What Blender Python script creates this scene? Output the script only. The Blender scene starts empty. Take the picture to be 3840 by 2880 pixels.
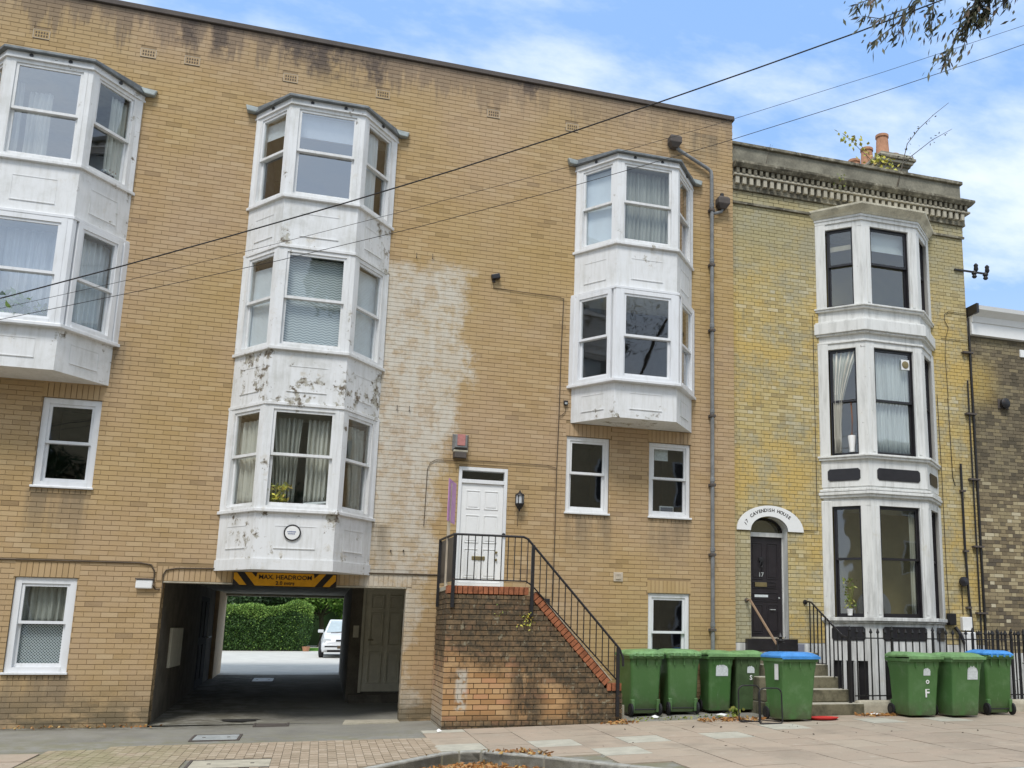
import bpy, bmesh, math, random
from mathutils import Vector, Matrix
random.seed(7)
S = bpy.context.scene
COL = S.collection

# ------------------------------------------------------------------ camera
CAM = Vector((0.0, -16.0, 1.435))
cd = bpy.data.cameras.new('camera'); cam = bpy.data.objects.new('camera', cd); COL.objects.link(cam)
r = Vector((0.951195, -0.308317, 0.013)); 
yaw, pit, rol = math.radians(17.799), math.radians(11.009), math.radians(0.758)
f = Vector((math.sin(yaw)*math.cos(pit), math.cos(yaw)*math.cos(pit), math.sin(pit)))
r0 = Vector((math.cos(yaw), -math.sin(yaw), 0)); u0 = r0.cross(f)
rr = r0*math.cos(rol)+u0*math.sin(rol); uu = -r0*math.sin(rol)+u0*math.cos(rol)
cam.matrix_world = Matrix(((rr.x,uu.x,-f.x,CAM.x),(rr.y,uu.y,-f.y,CAM.y),(rr.z,uu.z,-f.z,CAM.z),(0,0,0,1)))
cd.sensor_width = 36; cd.lens = 33.726; cd.shift_x = -0.11984; cd.shift_y = 0.06066
cd.clip_start = 0.05; cd.clip_end = 2000
S.camera = cam
S.render.resolution_x = 1024; S.render.resolution_y = 768
S.view_settings.view_transform = 'Standard'; S.view_settings.look = 'None'
S.view_settings.gamma = 1; S.view_settings.exposure = 0.85; S.view_settings.use_curve_mapping = False

# ------------------------------------------------------------------ node helper
class NT:
    def __init__(s, tree): s.t = tree; s.n = tree.nodes; s.l = tree.links
    def new(s, typ, **k):
        n = s.n.new(typ)
        for a, b in k.items(): setattr(n, a, b)
        return n
    def put(s, sock, v):
        if isinstance(v, bpy.types.NodeSocket): s.l.new(v, sock)
        elif v is not None:
            if isinstance(v, (tuple, list)) and len(v) == 3 and sock.type == 'RGBA': v = (*v, 1)
            sock.default_value = v
    def math(s, op, a, b=None, c=None, clamp=False):
        n = s.new('ShaderNodeMath', operation=op, use_clamp=clamp)
        s.put(n.inputs[0], a)
        if b is not None: s.put(n.inputs[1], b)
        if c is not None: s.put(n.inputs[2], c)
        return n.outputs[0]
    def mix(s, fac, a, b, blend='MIX'):
        n = s.new('ShaderNodeMix', data_type='RGBA', blend_type=blend, clamp_factor=True)
        s.put(n.inputs[0], fac); s.put(n.inputs[6], a); s.put(n.inputs[7], b)
        return n.outputs[2]
    def noise(s, vec, scale, detail=3, rough=.55, out=0):
        n = s.new('ShaderNodeTexNoise'); s.put(n.inputs['Vector'], vec)
        s.put(n.inputs['Scale'], scale); s.put(n.inputs['Detail'], detail); s.put(n.inputs['Roughness'], rough)
        return n.outputs[out]
    def pos(s): return s.new('ShaderNodeNewGeometry').outputs['Position']
    def obj(s): return s.new('ShaderNodeTexCoord').outputs['Object']
    def sep(s, v):
        n = s.new('ShaderNodeSeparateXYZ'); s.put(n.inputs[0], v); return n.outputs
    def scalev(s, v, sc):
        n = s.new('ShaderNodeVectorMath', operation='MULTIPLY'); s.put(n.inputs[0], v); n.inputs[1].default_value = sc
        return n.outputs[0]
    def ss(s, v, a, b, lo=0., hi=1.):
        n = s.new('ShaderNodeMapRange', interpolation_type='SMOOTHSTEP'); s.put(n.inputs[0], v)
        n.inputs[1].default_value = a; n.inputs[2].default_value = b; n.inputs[3].default_value = lo; n.inputs[4].default_value = hi
        return n.outputs[0]
    def lin(s, v, a, b, lo=0., hi=1.):
        n = s.new('ShaderNodeMapRange'); s.put(n.inputs[0], v)
        n.inputs[1].default_value = a; n.inputs[2].default_value = b; n.inputs[3].default_value = lo; n.inputs[4].default_value = hi
        return n.outputs[0]
    def ramp(s, v, stops, interp='LINEAR'):
        n = s.new('ShaderNodeValToRGB'); s.put(n.inputs[0], v); e = n.color_ramp.elements
        n.color_ramp.interpolation = interp
        while len(e) < len(stops): e.new(.5)
        for k, (p, c) in enumerate(stops): e[k].position = p; e[k].color = (*c, 1)
        return n.outputs[0]
    def rnd(s):
        a = s.new('ShaderNodeNewGeometry').outputs['Random Per Island']; b = s.new('ShaderNodeObjectInfo').outputs['Random']
        return s.math('FRACT', s.math('ADD', a, s.math('MULTIPLY', b, 7.13)))
    def bump(s, h, strength=.3, dist=.01):
        n = s.new('ShaderNodeBump'); s.put(n.inputs['Height'], h); n.inputs['Strength'].default_value = strength; n.inputs['Distance'].default_value = dist
        return n.outputs[0]

# ------------------------------------------------------------------ world + sun
W = bpy.data.worlds.new('World'); S.world = W; W.use_nodes = True
w = NT(W.node_tree); w.n.clear()
SUN_EL, SUN_AZ = math.radians(57), math.radians(205)     # compass style: 0 = +Y, clockwise
sky = w.new('ShaderNodeTexSky', sky_type='NISHITA'); sky.sun_disc = False
sky.sun_elevation = SUN_EL; sky.sun_rotation = SUN_AZ; sky.air_density = 1.15; sky.dust_density = .6; sky.ozone_density = 1.6
dv = w.new('ShaderNodeTexCoord').outputs['Generated']
sx, sy, sz = w.sep(dv)
den = w.math('ADD', w.math('MAXIMUM', sz, 0.0), .22)
cv = w.new('ShaderNodeCombineXYZ'); w.put(cv.inputs[0], w.math('DIVIDE', sx, den)); w.put(cv.inputs[1], w.math('DIVIDE', sy, den)); cv.inputs[2].default_value = 3.7
c1 = w.noise(w.scalev(cv.outputs[0], (1.0, 1.7, 1.0)), 1.5, 8, .6)
c2 = w.noise(w.scalev(cv.outputs[0], (1.0, 1.0, 1.0)), .55, 3, .5)
cl = w.ss(w.math('ADD', w.math('MULTIPLY', c1, .65), w.math('MULTIPLY', c2, .35)), 0.36, .55)
# heavier cover behind the camera (the light in the photograph is that of a mostly overcast sky)
cl = w.math('MAXIMUM', cl, w.ss(sy, .15, -.35, 0, .97))
cl = w.math('MAXIMUM', cl, w.math('MULTIPLY', w.ss(sz, .5, .02), .92))
cl = w.math('MAXIMUM', cl, .16)
# away from the sun-side gap the cover is closed: high thin white cloud
blue = w.mix(.65, sky.outputs[0], (2.1, 4.6, 9.4))
cloudcol = w.mix(w.ss(c1, .35, .7), (6.2, 7.3, 8.7), (7.6, 8.2, 8.9))
bg = w.new('ShaderNodeBackground'); w.put(bg.inputs[0], w.mix(w.math('MULTIPLY', cl, .93), blue, cloudcol)); bg.inputs[1].default_value = .075
wo = w.new('ShaderNodeOutputWorld'); w.l.new(bg.outputs[0], wo.inputs[0])

sd = bpy.data.lights.new('sun', 'SUN'); sd.energy = 1.5; sd.angle = math.radians(16); sd.color = (1, .965, .92)
so = bpy.data.objects.new('sun', sd); COL.objects.link(so)
sdir = Vector((math.sin(SUN_AZ)*math.cos(SUN_EL), math.cos(SUN_AZ)*math.cos(SUN_EL), math.sin(SUN_EL)))
so.rotation_euler = sdir.to_track_quat('Z', 'Y').to_euler(); so.location = sdir*60

# ------------------------------------------------------------------ materials
def mat(name, fn, rough=.8, metal=0., spec=.3):
    m = bpy.data.materials.new(name); m.use_nodes = True; t = NT(m.node_tree); t.n.clear()
    p = t.new('ShaderNodeBsdfPrincipled'); p.inputs['Roughness'].default_value = rough; p.inputs['Metallic'].default_value = metal
    p.inputs['Specular IOR Level'].default_value = spec
    o = t.new('ShaderNodeOutputMaterial'); t.l.new(p.outputs[0], o.inputs[0])
    res = fn(t, p)
    if res is not None: t.put(p.inputs['Base Color'], res)
    return m
def plain(name, c, rough=.6, metal=0., var=.15, scale=6, spec=.3, bump=0.):
    def fn(t, p):
        n = t.noise(t.pos(), scale, 5, .6)
        n2 = t.noise(t.pos(), scale*9, 3, .6)
        k = t.math('ADD', t.math('MULTIPLY', n, .7), t.math('MULTIPLY', n2, .3))
        if bump: t.put(p.inputs['Normal'], t.bump(n2, bump, .004))
        return t.mix(t.ss(k, .3, .7), tuple(x*(1-var) for x in c), tuple(min(1, x*(1+var)) for x in c))
    return mat(name, fn, rough, metal, spec)

def stains_A(t, P, base, rn):
    x, y, z = t.sep(P)
    stn = t.noise(t.scalev(P, (2.3, 1, .28)), 1.7, 6, .68)
    fine = t.noise(t.scalev(P, (1.5, 1, 1)), 3.4, 6, .72)
    base = t.mix(t.math('MULTIPLY', t.ss(z, 10.1, 11.4), .4), base, (.34, .25, .18))
    # rain-borne soot under the coping, heavier towards the left half
    leftw = t.ss(x, 4.5, -.5, .45, 1.0)
    depth = t.math('ADD', 11.42, t.math('MULTIPLY', t.math('SUBTRACT', stn, .34), -3.4))
    soot = t.ss(t.math('SUBTRACT', z, depth), -.05, .35)
    base = t.mix(t.math('MULTIPLY', t.math('MULTIPLY', soot, .62), leftw), base, (.13, .10, .085))
    base = t.mix(t.math('MULTIPLY', t.math('MULTIPLY', t.ss(z, 11.15, 11.36), t.ss(fine, .3, .55)), .55), base, (.10, .08, .07))
    for cx, w_, zb_ in ((-2.75, .16, 10.9), (-2.3, .2, 10.8), (-1.05, .22, 10.95), (-.62, .36, 10.75), (-.85, .6, 11.1), (.25, .24, 10.8), (3.0, .2, 11.1)):
        k = t.math('ADD', t.math('SUBTRACT', 1.0, t.math('DIVIDE', t.math('ABSOLUTE', t.math('SUBTRACT', x, cx)), w_)), t.math('MULTIPLY', t.math('SUBTRACT', fine, .5), 5.0))
        k = t.math('MULTIPLY', t.ss(k, -.1, .9), t.ss(t.math('ADD', z, t.math('MULTIPLY', fine, .5)), zb_+.05, zb_+.55))
        base = t.mix(t.math('MULTIPLY', k, .88), base, (.055, .045, .048))
    # chalky salts between the middle bay and the door
    edge = t.math('ADD', t.math('MULTIPLY', t.noise(P, 1.5, 7, .72), 1.5), t.math('MULTIPLY', t.noise(P, .45, 2), .9))
    right = t.lin(z, 1.5, 7.6, 1.6, 2.3)
    d = t.math('SUBTRACT', t.math('ADD', right, t.math('MULTIPLY', t.math('SUBTRACT', edge, 1.2), 1.3)), x)
    m = t.math('MULTIPLY', t.ss(d, 0, .30), t.ss(x, .1, .7))
    m = t.math('MULTIPLY', m, t.ss(t.math('ADD', z, t.math('MULTIPLY', edge, .8)), 8.75, 8.4))
    m = t.math('MULTIPLY', m, t.ss(z, .8, 4.5, .72, 1.0))
    str_ = t.noise(t.scalev(P, (3.2, 1, .35)), 1.7, 6, .7)
    patch = t.math('ADD', t.math('MULTIPLY', t.ss(t.noise(P, 3.1, 8, .8), .36, .56), .75), t.math('MULTIPLY', t.ss(str_, .36, .66), .3), clamp=True)
    patch = t.math('MAXIMUM', patch, .34)
    base = t.mix(t.math('MULTIPLY', t.math('MULTIPLY', m, patch), .92), base, (.63, .61, .54))
    base = t.mix(t.math('MULTIPLY', t.math('MULTIPLY', m, t.ss(str_, .6, .7)), .35), base, (.30, .24, .17))
    # damp green black foot of the wall
    ft = t.math('MULTIPLY', t.ss(z, .8, .0), t.ss(t.noise(t.scalev(P, (.7, 1, 2)), 1.9, 5, .7), .32, .56))
    base = t.mix(t.math('MULTIPLY', ft, .88), base, (.085, .075, .048))
    # run-off marks below the sills and beside the bays
    for x0, x1, zt in ((3.9, 4.7, 3.42), (5.4, 6.2, 3.42), (-4.2, -3.4, 3.4), (-4.2, -3.4, .72), (-3.40, -3.05, 5.75), (6.2, 6.8, 11), (.66, .95, 3.1)):
        k = t.math('MULTIPLY', t.math('MULTIPLY', t.ss(x, x0-.06, x0+.05), t.ss(x, x1+.1, x1-.05)), t.math('MULTIPLY', t.ss(z, zt-1.1, zt-.05), t.math('LESS_THAN', z, zt)))
        base = t.mix(t.math('MULTIPLY', k, t.ss(stn, .32, .6, 0, .7)), base, (.17, .135, .09))
    return base
def brick_A(t, p):
    P = t.pos(); x, y, z = t.sep(P); rn = t.rnd()
    base = t.ramp(rn, [(0, (.25, .165, .08)), (.025, (.30, .20, .095)), (.05, (.395, .265, .122)), (.3, (.43, .29, .138)), (.55, (.445, .306, .155)), (.85, (.468, .33, .17)), (.97, (.515, .38, .215)), (1, (.36, .235, .105))])
    base = t.mix(t.ss(t.noise(P, .55, 5, .65), .36, .66, 0, .6), base, (.45, .325, .215))
    base = t.mix(t.ss(t.noise(P, .33, 3), .42, .68, 0, .5), base, (.43, .30, .105))
    base = t.mix(t.ss(t.noise(t.scalev(P, (1, 1, 2.2)), .8, 5, .7), .54, .74, 0, .45), base, (.33, .235, .125))
    base = stains_A(t, P, base, rn)
    g = t.noise(P, 90, 3, .6)
    base = t.mix(t.lin(g, .2, .8, 0, .22), base, (.58, .45, .30))
    t.put(p.inputs['Normal'], t.bump(g, .35, .003))
    return base
def mortar_A(t, p):
    P = t.pos(); n = t.noise(P, 3, 5, .6)
    return stains_A(t, P, t.mix(n, (.22, .155, .08), (.36, .26, .15)), n)
def brick_stair(t, p, mort=False):
    P = t.pos(); x, y, z = t.sep(P); rn = t.rnd()
    base = t.ramp(rn, [(0, (.34, .19, .085)), (.2, (.43, .25, .115)), (.5, (.475, .285, .135)), (.8, (.51, .33, .17)), (1, (.48, .25, .13))])
    if mort: base = t.mix(t.noise(P, 3, 5), (.10, .07, .04), (.20, .15, .09))
    n = t.noise(P, 1.7, 6, .7); n3 = t.noise(t.scalev(P, (1, 1, .45)), 2.4, 5, .7)
    slope = t.math('SUBTRACT', t.math('MINIMUM', t.math('SUBTRACT', 5.15, t.math('MULTIPLY', x, 1.06)), 2.0), z)   # distance under the coping
    a = t.ss(t.math('ADD', slope, t.math('MULTIPLY', t.math('SUBTRACT', n, .5), 1.9)), 1.3, .75)
    b = t.math('MULTIPLY', t.ss(t.math('ABSOLUTE', t.math('SUBTRACT', x, 3.05)), .42, .1), t.ss(n3, .36, .5))
    c = t.math('MULTIPLY', t.ss(t.math('ADD', x, t.math('MULTIPLY', n3, .6)), 3.85, 4.25), t.ss(z, 1.2, .2, .9, .6))
    e = t.ss(z, .28, .04)
    k = t.math('MAXIMUM', t.math('MAXIMUM', a, b), t.math('MAXIMUM', c, e))
    fine = t.ss(t.noise(P, 11, 5, .75), .33, .66, .7, 1.0)
    base = t.mix(t.math('MULTIPLY', t.math('MULTIPLY', k, fine), .95), base, (.060, .054, .040))
    base = t.mix(t.math('MULTIPLY', t.math('MULTIPLY', k, t.ss(t.noise(P, 14, 3), .6, .72)), .7), base, (.30, .27, .19))
    wh = t.math('MULTIPLY', t.math('MULTIPLY', t.ss(x, 1.95, 2.0), t.ss(x, 2.17, 2.1)), t.math('MULTIPLY', t.ss(z, .25, .32), t.ss(z, .92, .8)))
    base = t.mix(t.math('MULTIPLY', wh, t.ss(t.noise(P, 9, 4), .35, .5, 0, .75)), base, (.55, .53, .46))
    sd_ = t.math('MULTIPLY', t.ss(x, 1.80, 1.785), t.ss(z, 1.2, .1, 0, .75))
    base = t.mix(sd_, base, (.50, .45, .36))
    g = t.noise(P, 90, 3, .6); t.put(p.inputs['Normal'], t.bump(g, .35, .003))
    return base
def brick_B(t, p):
    P = t.pos(); x, y, z = t.sep(P); rn = t.rnd()
    base = t.ramp(rn, [(0, (.34, .26, .12)), (.15, (.45, .345, .15)), (.4, (.50, .39, .16)), (.65, (.525, .42, .20)), (.85, (.54, .45, .25)), (1, (.58, .51, .34))])
    big = t.noise(P, .8, 5, .65)
    base = t.mix(t.ss(big, .42, .62, 0, .85), base, (.56, .385, .11))
    gr = t.math('MULTIPLY', t.ss(z, 7.6, 9.4), t.ss(t.noise(P, .9, 4), .15, .5, .5, .95))
    base = t.mix(t.math('MULTIPLY', gr, .8), base, (.33, .30, .18))
    gl = t.math('MULTIPLY', t.math('MULTIPLY', t.ss(x, 8.0, 7.25), t.ss(z, 4.2, 2.4)), .75)
    base = t.mix(gl, base, (.36, .34, .24))
    base = t.mix(t.ss(t.noise(P, 1.5, 6, .75), .46, .64, 0, .7), base, (.335, .315, .23))
    base = t.mix(t.ss(t.noise(t.scalev(P, (3, 1, .6)), 1.5, 6, .7), .56, .74, 0, .55), base, (.25, .225, .15))
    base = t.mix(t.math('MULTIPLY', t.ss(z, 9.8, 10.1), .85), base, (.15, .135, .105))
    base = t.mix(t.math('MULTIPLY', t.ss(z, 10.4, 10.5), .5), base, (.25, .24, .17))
    g = t.noise(P, 70, 3, .6); t.put(p.inputs['Normal'], t.bump(g, .5, .004))
    return t.mix(t.lin(g, .2, .8, 0, .2), base, (.6, .55, .36))
def brick_C(t, p):
    P = t.pos(); x, y, z = t.sep(P); rn = t.rnd()
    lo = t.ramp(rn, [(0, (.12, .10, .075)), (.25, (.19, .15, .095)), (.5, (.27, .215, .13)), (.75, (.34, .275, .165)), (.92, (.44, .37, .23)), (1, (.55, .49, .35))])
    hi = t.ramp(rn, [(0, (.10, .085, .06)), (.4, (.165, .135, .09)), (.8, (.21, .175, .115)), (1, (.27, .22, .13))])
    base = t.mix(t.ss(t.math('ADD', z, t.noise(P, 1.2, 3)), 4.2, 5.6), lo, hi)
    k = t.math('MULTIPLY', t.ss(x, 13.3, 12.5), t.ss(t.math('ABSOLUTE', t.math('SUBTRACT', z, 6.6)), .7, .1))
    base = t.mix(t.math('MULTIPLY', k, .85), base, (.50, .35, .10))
    base = t.mix(t.ss(t.noise(P, .9, 5, .65), .5, .7, 0, .55), base, (.33, .28, .16))
    g = t.noise(P, 70, 3, .6); t.put(p.inputs['Normal'], t.bump(g, .5, .004))
    return base
def mortar(c, name):
    def fn(t, p):
        n = t.noise(t.pos(), 3, 5, .6)
        return t.mix(n, tuple(x*.7 for x in c), tuple(x*1.2 for x in c))
    return mat(name, fn, .95)
def white_paint(level, name):
    def fn(t, p):
        P = t.pos(); x, y, z = t.sep(P)
        c = (.76, .765, .76)
        st = t.noise(t.scalev(P, (7, 7, .8)), 2.0, 5, .65)
        lo = t.noise(P, 1.7, 6, .72)
        c = t.mix(t.ss(st, .42, .72, 0, .25 + .2*level), c, (.50, .49, .44))
        c = t.mix(t.ss(lo, .46, .72, 0, .2 + .35*level), c, (.47, .47, .43))
        c = t.mix(t.ss(t.noise(P, 4.5, 6, .7), .58, .72, 0, .5*level), c, (.50, .43, .30))
        if level > 0:
            # distance to the nearest corner or edge of the joinery, where paint lifts first
            xm = t.math('PINGPONG', t.math('ADD', x, .435 + .565), 2.75)
            near = None
            for cx in (-4.45, -.435, 5.085):
                for s in (-.565, .565, 1.1):
                    k = t.ss(t.math('ABSOLUTE', t.math('SUBTRACT', x, cx+s)), .20, .0)
                    near = k if near is None else t.math('MAXIMUM', near, k)
            zb = None
            for zz in (8.13, 5.62, 3.11, 4.85, 7.4, 5.08):
                k = t.ss(t.math('ABSOLUTE', t.math('SUBTRACT', z, zz)), .14, .0); zb = k if zb is None else t.math('MAXIMUM', zb, k)
            apr = t.math('MULTIPLY', t.math('MULTIPLY', t.ss(z, 4.7, 4.85), t.ss(z, 5.66, 5.5)), t.math('MULTIPLY', t.ss(x, 1.2, .8), t.ss(x, -2, -1.7)))
            nn = t.noise(P, 4.6, 11, .76); n2 = t.noise(P, 1.1, 3)
            v = t.math('ADD', nn, t.math('MULTIPLY', t.math('SUBTRACT', n2, .5), .42))
            v = t.math('ADD', v, t.math('MULTIPLY', near, .05)); v = t.math('ADD', v, t.math('MULTIPLY', zb, .03)); v = t.math('ADD', v, t.math('MULTIPLY', apr, .05))
            th = .728 - .078*level
            mk = t.ss(v, th, th+.01)
            under = t.mix(t.ss(t.noise(P, 13, 3), .4, .6), (.15, .12, .085), (.47, .45, .38))
            c = t.mix(mk, c, under)
            ed = t.math('MULTIPLY', t.ss(v, th-.03, th), t.math('SUBTRACT', 1.0, mk))
            c = t.mix(t.math('MULTIPLY', ed, .45), c, (.36, .32, .25))
            t.put(p.inputs['Normal'], t.bump(t.math('SUBTRACT', 1.0, mk), .6, .004))
        return c
    return mat(name, fn, .5, spec=.35)
def upvc(t, p):
    st = t.noise(t.scalev(t.pos(), (5, 5, 1)), 2.0, 4, .6)
    return t.mix(t.ss(st, .45, .8, 0, .45), (.76, .77, .78), (.52, .52, .49))
def stain_white(t, p):       # old stucco of the neighbour's bay: grime running down
    P = t.pos(); x, y, z = t.sep(P)
    st = t.noise(t.scalev(P, (6, 6, .6)), 1.8, 6, .68)
    c = t.mix(t.ss(st, .42, .74, 0, .65), (.72, .72, .69), (.42, .42, .39))
    c = t.mix(t.math('MULTIPLY', t.ss(z, 3.6, 1.9), t.ss(st, .34, .6, 0, .55)), c, (.40, .40, .385))
    c = t.mix(t.ss(t.noise(P, 2.2, 6, .7), .58, .76, 0, .5), c, (.56, .51, .38))
    c = t.mix(t.ss(t.noise(P, 8, 7, .75), .66, .68, 0, .9), c, (.16, .14, .11))
    t.put(p.inputs['Normal'], t.bump(t.noise(P, 30, 4), .25, .004))
    return c
def old_stone(t, p):
    P = t.pos()
    c = t.mix(t.ss(t.noise(P, 3, 6, .7), .35, .65), (.09, .082, .062), (.28, .255, .19))
    c = t.mix(t.ss(t.noise(P, 12, 5, .7), .55, .7, 0, .6), c, (.46, .44, .36))
    t.put(p.inputs['Normal'], t.bump(t.noise(P, 25, 5), .5, .006)); return c
def step_stone(t, p):
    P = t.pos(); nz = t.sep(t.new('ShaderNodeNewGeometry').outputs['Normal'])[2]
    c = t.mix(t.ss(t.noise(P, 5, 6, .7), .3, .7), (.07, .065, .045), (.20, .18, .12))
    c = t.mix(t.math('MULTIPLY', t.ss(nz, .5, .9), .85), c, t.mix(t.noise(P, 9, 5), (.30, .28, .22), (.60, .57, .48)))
    t.put(p.inputs['Normal'], t.bump(t.noise(P, 25, 5), .5, .006)); return c
def glass_mat(name, tint, refl=1.0):
    m = bpy.data.materials.new(name); m.use_nodes = True; t = NT(m.node_tree); t.n.clear()
    tr = t.new('ShaderNodeBsdfTransparent'); tr.inputs[0].default_value = (*tint, 1)
    gl = t.new('ShaderNodeBsdfGlossy'); gl.inputs['Roughness'].default_value = .02; gl.inputs[0].default_value = (.93, .96, 1, 1)
    nz = t.noise(t.pos(), 1.1, 2)
    t.put(gl.inputs['Normal'], t.bump(nz, .1, .05))
    fr = t.new('ShaderNodeFresnel'); fr.inputs[0].default_value = 1.52
    bf = t.new('ShaderNodeNewGeometry').outputs['Backfacing']
    k = t.math('MULTIPLY', t.math('ADD', t.math('MULTIPLY', fr.outputs[0], 1.7*refl), .03*refl, clamp=True), t.math('SUBTRACT', 1.0, bf))
    mx = t.new('ShaderNodeMixShader'); t.put(mx.inputs[0], k); t.l.new(tr.outputs[0], mx.inputs[1]); t.l.new(gl.outputs[0], mx.inputs[2])
    o = t.new('ShaderNodeOutputMaterial'); t.l.new(mx.outputs[0], o.inputs[0]); return m
def asphalt(t, p):
    P = t.pos(); x, y, z = t.sep(P)
    c = t.mix(t.ss(t.noise(P, 1.1, 5, .65), .3, .7), (.18, .172, .145), (.28, .272, .235))
    c = t.mix(t.ss(t.noise(P, 60, 3), .3, .7, 0, .5), c, (.27, .26, .24))
    moss = t.math('MULTIPLY', t.ss(t.noise(P, 2.3, 5, .7), .42, .6), t.ss(y, -.9, -2.6, .15, .7))
    c = t.mix(moss, c, (.19, .18, .10))
    foot = t.math('MULTIPLY', t.math('MULTIPLY', t.ss(y, -.55, -.02), t.ss(x, 1.4, -2.4)), t.ss(t.noise(P, 3.2, 5, .7), .35, .6))
    c = t.mix(t.math('MULTIPLY', foot, .7), c, (.075, .065, .04))
    t.put(p.inputs['Normal'], t.bump(t.noise(P, 130, 3), .4, .004)); return c
def slab_mat(t, p):
    P = t.pos(); rn = t.rnd()
    base = t.ramp(rn, [(0, (.375, .30, .23)), (.35, (.405, .325, .25)), (.7, (.43, .345, .265)), (1, (.415, .35, .27))])
    base = t.mix(t.ss(t.noise(P, 1.6, 6, .7), .3, .72, 0, .6), base, (.34, .295, .23))
    base = t.mix(t.ss(t.noise(P, 5, 5, .7), .55, .75, 0, .5), base, (.50, .445, .365))
    g = t.noise(P, 120, 3); t.put(p.inputs['Normal'], t.bump(g, .3, .003))
    vo = t.new('ShaderNodeTexVoronoi'); t.put(vo.inputs['Vector'], P); vo.inputs['Scale'].default_value = 3.2
    base = t.mix(t.math('MULTIPLY', t.ss(vo.outputs[0], .075, .05), .55), base, (.13, .11, .09))
    base = t.mix(t.math('MULTIPLY', t.ss(t.noise(P, .7, 6, .7), .5, .66), .5), base, (.25, .21, .165))
    return t.mix(t.ss(t.noise(P, 40, 3), .62, .72, 0, .4), base, (.15, .12, .09))
def paver_mat(t, p):
    P = t.pos(); rn = t.rnd(); x, y, z = t.sep(P)
    base = t.ramp(rn, [(0, (.33, .265, .19)), (.5, (.39, .31, .225)), (1, (.44, .36, .27))])
    base = t.mix(t.math('MULTIPLY', t.ss(x, -.4, -2.6), t.ss(t.noise(P, 1.5, 5, .7), .3, .6, 0, .7)), base, (.26, .25, .13))
    return t.mix(t.ss(t.noise(P, 9, 5, .7), .5, .75, 0, .45), base, (.18, .15, .11))
def bin_green(t, p):
    P = t.obj(); rn = t.new('ShaderNodeObjectInfo').outputs['Random']
    base = t.mix(rn, (.062, .155, .042), (.088, .195, .065))
    base = t.mix(t.ss(t.noise(P, 4, 5, .7), .45, .75, 0, .5), base, (.15, .26, .12))
    base = t.mix(t.ss(t.noise(P, 2.1, 8, .8), .56, .62, 0, .3), base, (.20, .27, .17))
    base = t.mix(t.ss(t.noise(t.scalev(P, (14, 14, 2)), 2, 5, .7), .6, .8, 0, .4), base, (.05, .09, .035))
    z = t.sep(t.pos())[2]
    base = t.mix(t.math('MULTIPLY', t.ss(z, .5, .15), t.ss(t.noise(P, 7, 5), .32, .58, 0, .75)), base, (.075, .085, .045))
    sc = t.noise(t.scalev(P, (26, 26, 3)), 1.5, 4, .7)
    base = t.mix(t.ss(sc, .64, .68, 0, .45), base, (.19, .26, .17))
    return base
def leafmat(cols, name, tr=.25):
    def fn(t, p):
        rn = t.rnd(); n = len(cols)
        p.inputs['Subsurface Weight'].default_value = 0
        return t.ramp(rn, [(k/(n-1), c) for k, c in enumerate(cols)])
    return mat(name, fn, .55, spec=.3)
def ironmat(t, p):
    P = t.pos(); return t.mix(t.ss(t.noise(P, 14, 5, .7), .62, .72, 0, .7), (.018, .017, .018), (.11, .055, .03))
def cloth(c, name):
    def fn(t, p):
        n = t.noise(t.scalev(t.pos(), (14, 14, .6)), 1.6, 4, .6)
        return t.mix(t.ss(n, .3, .7), tuple(v*.75 for v in c), c)
    return mat(name, fn, .9)
def lattice(t, p):   # criss-cross printed film
    P = t.pos(); x, y, z = t.sep(P)
    a = t.math('ABSOLUTE', t.math('SUBTRACT', t.math('FRACT', t.math('MULTIPLY', t.math('ADD', x, z), 24)), .5))
    b = t.math('ABSOLUTE', t.math('SUBTRACT', t.math('FRACT', t.math('MULTIPLY', t.math('SUBTRACT', x, z), 24)), .5))
    k = t.math('MULTIPLY', t.ss(a, .14, .2), t.ss(b, .14, .2))
    return t.mix(k, (.62, .66, .66), (.05, .07, .09))
def chevron(t, p):
    x, y, z = t.sep(t.pos())
    ph = t.math('MULTIPLY', z, 24); zz = t.math('ABSOLUTE', t.math('SUBTRACT', t.math('FRACT', t.math('MULTIPLY', x, 9)), .5))
    k = t.math('FRACT', t.math('ADD', ph, t.math('MULTIPLY', zz, 1.2)))
    return t.mix(t.ss(k, .35, .55), (.30, .33, .33), (.56, .60, .60))

MT = {}
MT['brickA'] = mat('tan_brick', brick_A, .85, spec=.15)
MT['brickS'] = mat('stair_brick', brick_stair, .85, spec=.15)
MT['brickB'] = mat('yellow_stock_brick', brick_B, .9, spec=.15)
MT['brickC'] = mat('dark_stock_brick', brick_C, .9, spec=.15)
MT['mortA'] = mat('mortar_tan', mortar_A, .95, spec=.1); MT['mortS'] = mortar((.11, .08, .05), 'mortar_dark'); MT['mortST'] = mat('mortar_stair', lambda t, p: brick_stair(t, p, True), .95, spec=.1)
MT['mortB'] = mortar((.27, .225, .115), 'mortar_yellow'); MT['mortC'] = mortar((.17, .15, .11), 'mortar_grey')
MT['paint0'] = white_paint(0, 'white_gloss_paint'); MT['paint1'] = white_paint(.6, 'weathered_white_paint'); MT['paint2'] = white_paint(1.0, 'peeling_white_paint')
MT['upvc'] = mat('white_plastic', upvc, .3, spec=.5)
MT['stucco'] = mat('stained_white_stucco', stain_white, .7)
MT['stone'] = mat('blackened_stone', old_stone, .95, spec=.1); MT['step'] = mat('worn_step_stone', step_stone, .9, spec=.1)
MT['lead'] = plain('lead_sheet', (.19, .205, .21), .6, .3, .3); MT['lead2'] = plain('pale_lead', (.30, .33, .32), .6, .2, .2)
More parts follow.
